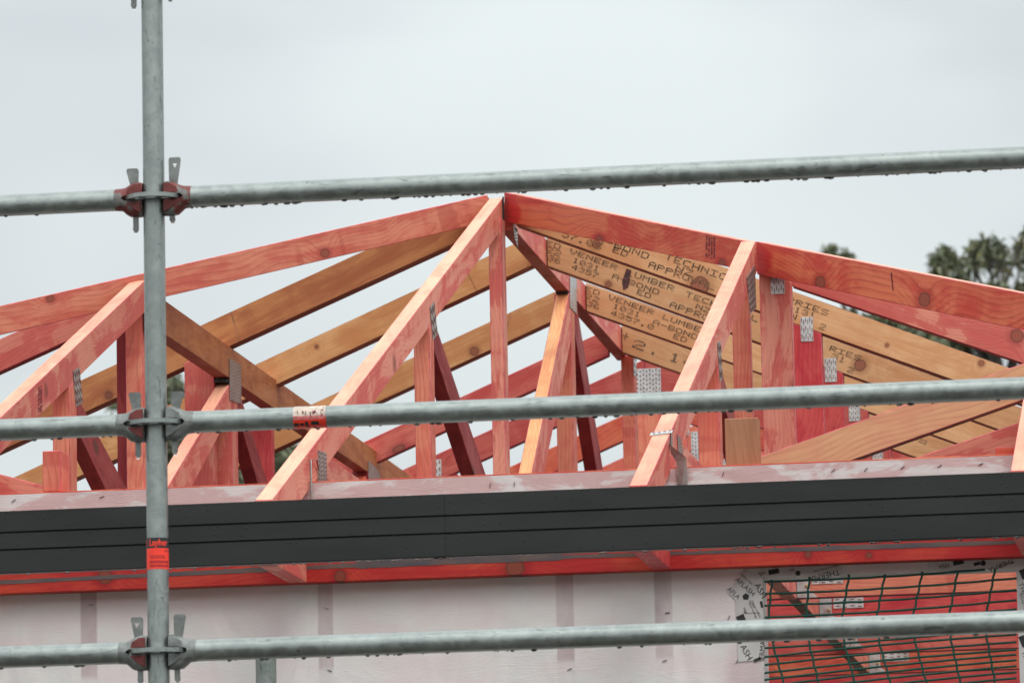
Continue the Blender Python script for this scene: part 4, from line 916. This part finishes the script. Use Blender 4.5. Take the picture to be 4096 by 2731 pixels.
# ledgers
def ledger(z, side, label, headmat, length, sag=0, drops=20, dseed=1, red=False, wedge=None, xoff=0):
    rnd = random.Random(dseed)
    sg = 1 if side == 'R' else -1
    L = thing('scaffold_ledger', (XS+sg*.06, YS, z), label, 'scaffold ledger', 'horizontal scaffold ledgers')
    # the cast head: a collar on the tube widening into two jaws that close over the rosette
    base = Matrix.Translation((XS, YS, z))
    secs = [(.0240, .0170, .0345, .0400), (.0300, .0190, .0370, .0405), (.0420, .0205, .0365, .0400), (.0540, .0215, .0310, .0385), (.0620, .0225, .0268, .0330), (.0700, .0245, .0250, .0255), (.0800, .0246, .0246, .0246), (.0860, .0240, .0240, .0240)]
    SN = 28
    for jaw in ((1, -1)):
        bm = bmesh.new(); rings = []
        for x, hy, hu, hd in secs:
            if x > .063: zc = 0.
            else: zc = .0062
            pts_ = []
            for k in range(SN//2+1):
                th = math.pi*k/(SN//2)
                H = hu if jaw > 0 else hd
                e = .62 if x < .06 else 1.
                cx_, sx_ = math.cos(th), math.sin(th)
                yv = hy*math.copysign(abs(cx_)**e, cx_); zv = max(zc, H*abs(sx_)**e)
                pts_.append((sg*x, yv, jaw*zv))
            if zc == 0: pts_[0] = (sg*x, hy, 0); pts_[-1] = (sg*x, -hy, 0)
            rings.append([bm.verts.new(p_) for p_ in pts_])
        for a_, b_ in zip(rings, rings[1:]):
            for k in range(SN//2): bm.faces.new([a_[k], a_[k+1], b_[k+1], b_[k]])
            bm.faces.new([a_[0], b_[0], b_[-1], a_[-1]])
        bm.faces.new(rings[0]); bm.faces.new(rings[-1])
        bmesh.ops.recalc_face_normals(bm, faces=bm.faces)
        for f in bm.faces: f.smooth = True
        me = bpy.data.meshes.new('ledger_head'); bm.to_mesh(me); bm.free(); me.materials.append(headmat)
        me.set_sharp_from_angle(angle=math.radians(38))
        o = bpy.data.objects.new('ledger_head', me); C.objects.link(o); o.parent = L; o.matrix_basis = abs_of(L).inverted() @ base
        # chamfered jaw faces, painted on some ledgers
        for s_ in (-1, 1):
            H = .031 if jaw > 0 else .034
            pf = [(.0255, .0085), (.0255, H), (.040, H-.001), (.055, H-.010), (.0585, .0085)] if jaw > 0 else [(.0255, .0085), (.0255, H), (.038, H-.006), (.0585, .0115), (.0585, .0085)]
            n = len(pf)
            mk('jaw_face', [(sg*x, s_*.0222, jaw*zz) for x, zz in pf]+[(sg*x, s_*.0165, jaw*zz) for x, zz in pf], [tuple(range(n)), tuple(range(2*n-1, n-1, -1))]+[(q, (q+1) % n, n+(q+1) % n, n+q) for q in range(n)], M['redpaint'] if red else headmat, L, base, None, .0008)
    tube('tube', (XS+sg*.074, YS, z), (XS+sg*length, YS, z), R_+.0002, M['galv'], L, 48)
    # wedge through the head: flat key, flared at the top, rounded foot, a triangular hole in some
    top, hole, bot = wedge or (.09, True, -.058)
    x0_ = .0350
    out = [(0, bot+.005), (.002, bot+.001), (.006, bot-.001), (.010, bot+.001), (.0125, bot+.005), (.0115, bot+.014), (.0125, -.03), (.0185, .035), (.0258, top-.006), (.0250, top-.0015), (.0225, top), (.003, top), (.0005, top-.0015), (-.0008, top-.006), (0, .035), (0, -.03)]
    bm = bmesh.new(); n = len(out)
    F0 = [bm.verts.new((sg*(x0_+x), -.003, zz)) for x, zz in out]; F1 = [bm.verts.new((sg*(x0_+x), .003, zz)) for x, zz in out]
    for q in range(n): bm.faces.new([F0[q], F0[(q+1) % n], F1[(q+1) % n], F1[q]])
    tri = [(.019, top-.0125), (.007, top-.0125), (.013, top-.024)]
    if hole:
        H0 = [bm.verts.new((sg*(x0_+x), -.003, zz)) for x, zz in tri]; H1 = [bm.verts.new((sg*(x0_+x), .003, zz)) for x, zz in tri]
        for q in range(3): bm.faces.new([H0[q], H0[(q+1) % 3], H1[(q+1) % 3], H1[q]])
    for V, H in ((F0, hole and H0), (F1, hole and H1)):
        bm.faces.new([V[q] for q in (0, 1, 2, 3, 4, 5, 6, 15)])
        bm.faces.new([V[6], V[7], V[14], V[15]])
        if hole:
            bm.faces.new([V[7], V[8], H[0], H[2]]); bm.faces.new([V[8], V[9], V[10], V[11], H[1], H[0]])
            bm.faces.new([V[11], V[12], V[13], H[1]]); bm.faces.new([V[13], V[14], H[2], H[1]]); bm.faces.new([V[14], V[7], H[2]])
        else: bm.faces.new([V[q] for q in (7, 8, 9, 10, 11, 12, 13, 14)])
    bmesh.ops.recalc_face_normals(bm, faces=bm.faces)
    me = bpy.data.meshes.new('wedge'); bm.to_mesh(me); bm.free(); me.materials.append(M['castgrey'])
    o = bpy.data.objects.new('wedge', me); C.objects.link(o); o.parent = L; o.matrix_basis = abs_of(L).inverted() @ base
    drop(L, (XS+sg*(x0_+.0065), YS, z+bot-.001), 1.1, .9)
    # rain hanging under the tube
    vis = (.07, 2.05) if sg > 0 else (.07, .50)
    for k in range(drops):
        u = rnd.uniform(*vis)
        drop(L, (XS+sg*u, YS+rnd.uniform(-.003, .003), z-R_-.0002), rnd.choice((.45, .55, .7, .85, 1., 1.2)), rnd.uniform(1.0, 1.7), drop_dark)
    return L
M['redpaint'] = steel('dull_red_paint_on_steel', (.12, .020, .018), (.20, .038, .032), .5, .15, .5)
LR = [ledger(ZS, 'R', 'uppermost ledger right of the scaffold standard, crossing in front of the roof apex', M['cast'], 2.57, drops=95, dseed=3, red=True, wedge=(.0895, True, -.055)),
      ledger(ZS-.5, 'R', 'middle ledger right of the scaffold standard, carrying a worn cream and red sticker', M['castgrey'], 2.57, drops=60, dseed=5, wedge=(.069, False, -.067)),
      ledger(ZS-1, 'R', 'lower ledger right of the scaffold standard, crossing the netted window', M['castgrey'], 2.57, drops=42, dseed=8, wedge=(.080, False, -.067)),
      ledger(ZS+.5, 'R', 'ledger above the frame, only its wedge tip showing right of the standard', M['castgrey'], 2.57, drops=0, wedge=(.08, True, -.058))]
LL = [ledger(ZS, 'L', 'upper ledger left of the scaffold standard with rusty red head', M['cast'], 2.57, drops=3, dseed=11, red=True, wedge=(.069, False, -.073)),
      ledger(ZS-.5, 'L', 'middle ledger left of the scaffold standard', M['castgrey'], 2.57, drops=9, dseed=12, red=True, wedge=(.071, False, -.072)),
      ledger(ZS-1, 'L', 'lower ledger left of the scaffold standard with bright red painted head', M['castgrey'], 2.57, drops=11, dseed=13, red=True, wedge=(.077, True, -.067)),
      ledger(ZS+.5, 'L', 'ledger above the frame, only its wedge tip showing left of the standard', M['castgrey'], 2.57, drops=0, wedge=(.08, True, -.070))]
# worn sticker on the middle ledger
def xpatch(name, xa, xb, a0, a1, r, mat, parent, n=16):
    z = ZS-.5; vs, fs = [], []
    for k in range(n+1):
        a = a0+(a1-a0)*k/n
        for x in (xa, xb): vs.append((x, YS-r*math.cos(a), z+r*math.sin(a)))
    for k in range(n): fs.append((2*k, 2*k+2, 2*k+3, 2*k+1))
    return mk(name, vs, fs, mat, parent, smooth=True)
def X_at(x, y=962):
    d = fw + rt*((x-1176)/12430) - up*((y-784)/12430); return (d*((YS-R_)/d.y)).x
xa, xb = X_at(673), X_at(747)
q1 = xpatch('sticker', xa, xb, -.12, 2.2, R_+.0008, M['stickwhite'], LR[1])
q2 = xpatch('sticker_lower_half', xa, xb+.001, -2.4, -.12, R_+.0008, M['stickred'], q1)
q3 = xpatch('faded_band', xa, xb, -.32, .02, R_+.0011, plain('faded_pink_sticker', (.62, .17, .16), .5, nz=.25, sc=150), q1)
for k, (u, wd, a0, a1) in enumerate(((.02, .14, -.95, -.62), (.20, .13, -.92, -.64), (.36, .10, -.9, -.5), (.38, .1, -1.1, -.95), (.55, .24, -.85, -.48), (.60, .08, -1.5, -1.1), (.13, .02, .25, .62), (.28, .05, .2, .5), (.38, .02, .1, .6), (.60, .06, .15, .45), (.66, .05, .25, .5), (.85, .03, .2, .32), (.88, .05, .45, .6), (.87, .05, .0, .15), (.9, .04, .8, .95), (.53, .03, -.1, .4))):
    xpatch('small_print', xa+u*(xb-xa), xa+(u+wd)*(xb-xa), a0, a1, R_+.0013, M['print'] if a0 < -.4 else M['inkred'], q1, 4)
# short standard standing close to the wall
X2 = -2.364
s2 = thing('scaffold_standard', (X2, 12.15, -1.6), 'short galvanised standard end showing below the lower ledger, in front of the wall', 'scaffold pole')
tube('tube', (X2, 12.15, -1.58), (X2, 12.15, 1.205), .0238, M['galvdark'], s2, 48)
bm = bmesh.new(); bmesh.ops.create_cone(bm, cap_ends=True, segments=4, radius1=.11, radius2=.11, depth=.008)
me = bpy.data.meshes.new('base_plate'); bm.to_mesh(me); bm.free(); me.materials.append(M['galvdark'])
o = bpy.data.objects.new('base_plate', me); C.objects.link(o); o.parent = s2; o.matrix_basis = abs_of(s2).inverted() @ Matrix.Translation((X2, 12.15, -1.595))

# ------------------------------------------------------------------ trees far behind
def world_at(x, y, Y):
    d = fw + rt*((x-1176)/12430) - up*((y-784)/12430); return d*(Y/d.y)
def tree(label, Y, tufts, trunk_x, seed, group):
    """palm-like crowns of strap leaves on a branching trunk; tufts: (x, y, radius m, kind)"""
    rnd = random.Random(seed)
    base = world_at(trunk_x, 900, Y); base.z = -1.6
    T = thing('tree', base, label, 'tree', group)
    vs, fs, tv, tf = [], [], [], []
    vd, fd = [], []
    def limb(a, b, r0_, r1_, n=7):
        i = len(tv); d = (b-a).normalized(); s_ = d.cross(Vector((1, .3, .1))).normalized(); t2 = d.cross(s_)
        for p_, r in ((a, r0_), (a.lerp(b, .5)+Vector((rnd.uniform(-.1, .1), rnd.uniform(-.1, .1), 0)), (r0_+r1_)/2), (b, r1_)):
            for k in range(n):
                th = 2*math.pi*k/n; tv.append(p_+s_*(r*math.cos(th))+t2*(r*math.sin(th)))
        for j in range(2):
            for k in range(n): tf.append((i+j*n+k, i+j*n+(k+1) % n, i+(j+1)*n+(k+1) % n, i+(j+1)*n+k))
    pts = [world_at(x, y, Y+rnd.uniform(-1.5, 1.5)) for x, y, r, kd in tufts]
    fork = Vector((sum(p.x for p in pts)/len(pts), Y, min(p.z for p in pts)-1.2))
    limb(base, fork, .35, .24)
    nb = max(2, len(pts)//6); hubs = []
    for k in range(nb):
        c = pts[rnd.randrange(len(pts))]; h = fork.lerp(c, .55); h.z -= .2; hubs.append(h); limb(fork, h, .17, .09)
    for c, (x, y, r, kd) in zip(pts, tufts):
        h = min(hubs, key=lambda q: (q-c).length); limb(h, c, .055, .022, 5)
        n = int(48*r/.4) + 14
        for k in range(n):
            dry = rnd.random() < (.3 if kd else .12)
            th = rnd.uniform(0, 2*math.pi); ph = math.asin(rnd.uniform(-.75, 1))
            d = Vector((math.cos(th)*math.cos(ph), math.sin(th)*math.cos(ph), math.sin(ph)))
            ln = r*rnd.uniform(.75, 1.15); wdt = rnd.uniform(.018, .035)*(1+r)
            s_ = d.cross(Vector((rnd.uniform(-1, 1), rnd.uniform(-1, 1), rnd.uniform(-1, 1)))).normalized()
            o_ = c+Vector((rnd.uniform(-.06, .06), rnd.uniform(-.06, .06), rnd.uniform(-.12, .06)))
            m_ = o_+d*ln*.55+Vector((0, 0, .02)); e = o_+d*ln-Vector((0, 0, ln*.22*(1-d.z*.5)))
            A_, F_ = (vd, fd) if dry else (vs, fs)
            i = len(A_); A_ += [o_-s_*wdt*.4, o_+s_*wdt*.4, m_+s_*wdt, m_-s_*wdt, e]
            F_ += [(i, i+1, i+2, i+3), (i+3, i+2, i+4)]
    nv = len(vs); allv = vs+vd; allf = fs+[tuple(q+nv for q in f) for f in fd]
    fm = {len(fs)+i: 1 for i in range(len(fd))}
    me = bpy.data.meshes.new('crown'); me.from_pydata([tuple(v-base) for v in allv], [], allf); me.materials.append(M['leaf']); me.materials.append(M['leafdry'])
    for i in fm: me.polygons[i].material_index = 1
    o = bpy.data.objects.new('crown', me); C.objects.link(o); o.parent = T
    me = bpy.data.meshes.new('trunk'); me.from_pydata([tuple(v-base) for v in tv], [], tf); me.materials.append(M['bark'])
    for p_ in me.polygons: p_.use_smooth = True
    o = bpy.data.objects.new('trunk', me); C.objects.link(o); o.parent = T
rt_ = random.Random(4)
main = [(2150, 600, .30, 0), (2143, 640, .28, 0), (2172, 585, .34, 0), (2190, 606, .36, 0), (2165, 625, .34, 0), (2205, 640, .34, 0), (2226, 605, .30, 0), (2248, 596, .38, 0), (2228, 575, .2, 0), (2262, 560, .40, 0), (2234, 564, .20, 0),
        (2278, 590, .38, 0), (2298, 612, .36, 1), (2290, 560, .22, 0), (2305, 582, .22, 1), (2350, 566, .34, 1), (2358, 535, .22, 0), (2332, 602, .26, 0), (2376, 590, .4, 0), (2390, 620, .5, 0)]
for k in range(85):
    x = rt_.uniform(2130, 2480); y0 = 640-.10*(x-2130); main.append((x, rt_.uniform(y0+34, 800), rt_.uniform(.22, .38), rt_.random() < .5))
tree('large bushy tree with tufted strap-leaf crowns at the right edge behind the roof', 112, main, 2330, 1, 'trees behind the roof')
mid = [(1905, 578, .26, 0), (1916, 592, .2, 0), (1946, 590, .24, 0), (1940, 612, .22, 0), (1912, 618, .25, 0), (1958, 606, .16, 0)]
for k in range(110):
    x = rt_.uniform(1900, 2190); mid.append((x, rt_.uniform(715+(max(0, 1990-x))*.3, 900), rt_.uniform(.26, .40), rt_.random() < .3))
tree('dark tree seen through the gaps between the right-hand rafters', 118, mid, 2030, 2, 'trees behind the roof')
lft = [(398, 862, .26, 0), (388, 880, .26, 0), (410, 890, .26, 1), (392, 905, .3, 0), (414, 918, .25, 0), (380, 925, .3, 0), (400, 945, .3, 0), (372, 900, .25, 0), (262, 930, .2, 0), (268, 915, .14, 0)]
for k in range(50): lft.append((rt_.uniform(350, 425), rt_.uniform(930, 1080), rt_.uniform(.25, .35), rt_.random() < .3))
tree('small dark tree peeping out right behind the scaffold standard', 105, lft, 385, 3, 'trees behind the roof')
low = []
for k in range(70): low.append((rt_.uniform(560, 680), rt_.uniform(1035, 1160), rt_.uniform(.25, .38), rt_.random() < .3))
tree('low dark tree glimpsed under the brown girder, left of centre', 110, low, 620, 5, 'trees behind the roof')
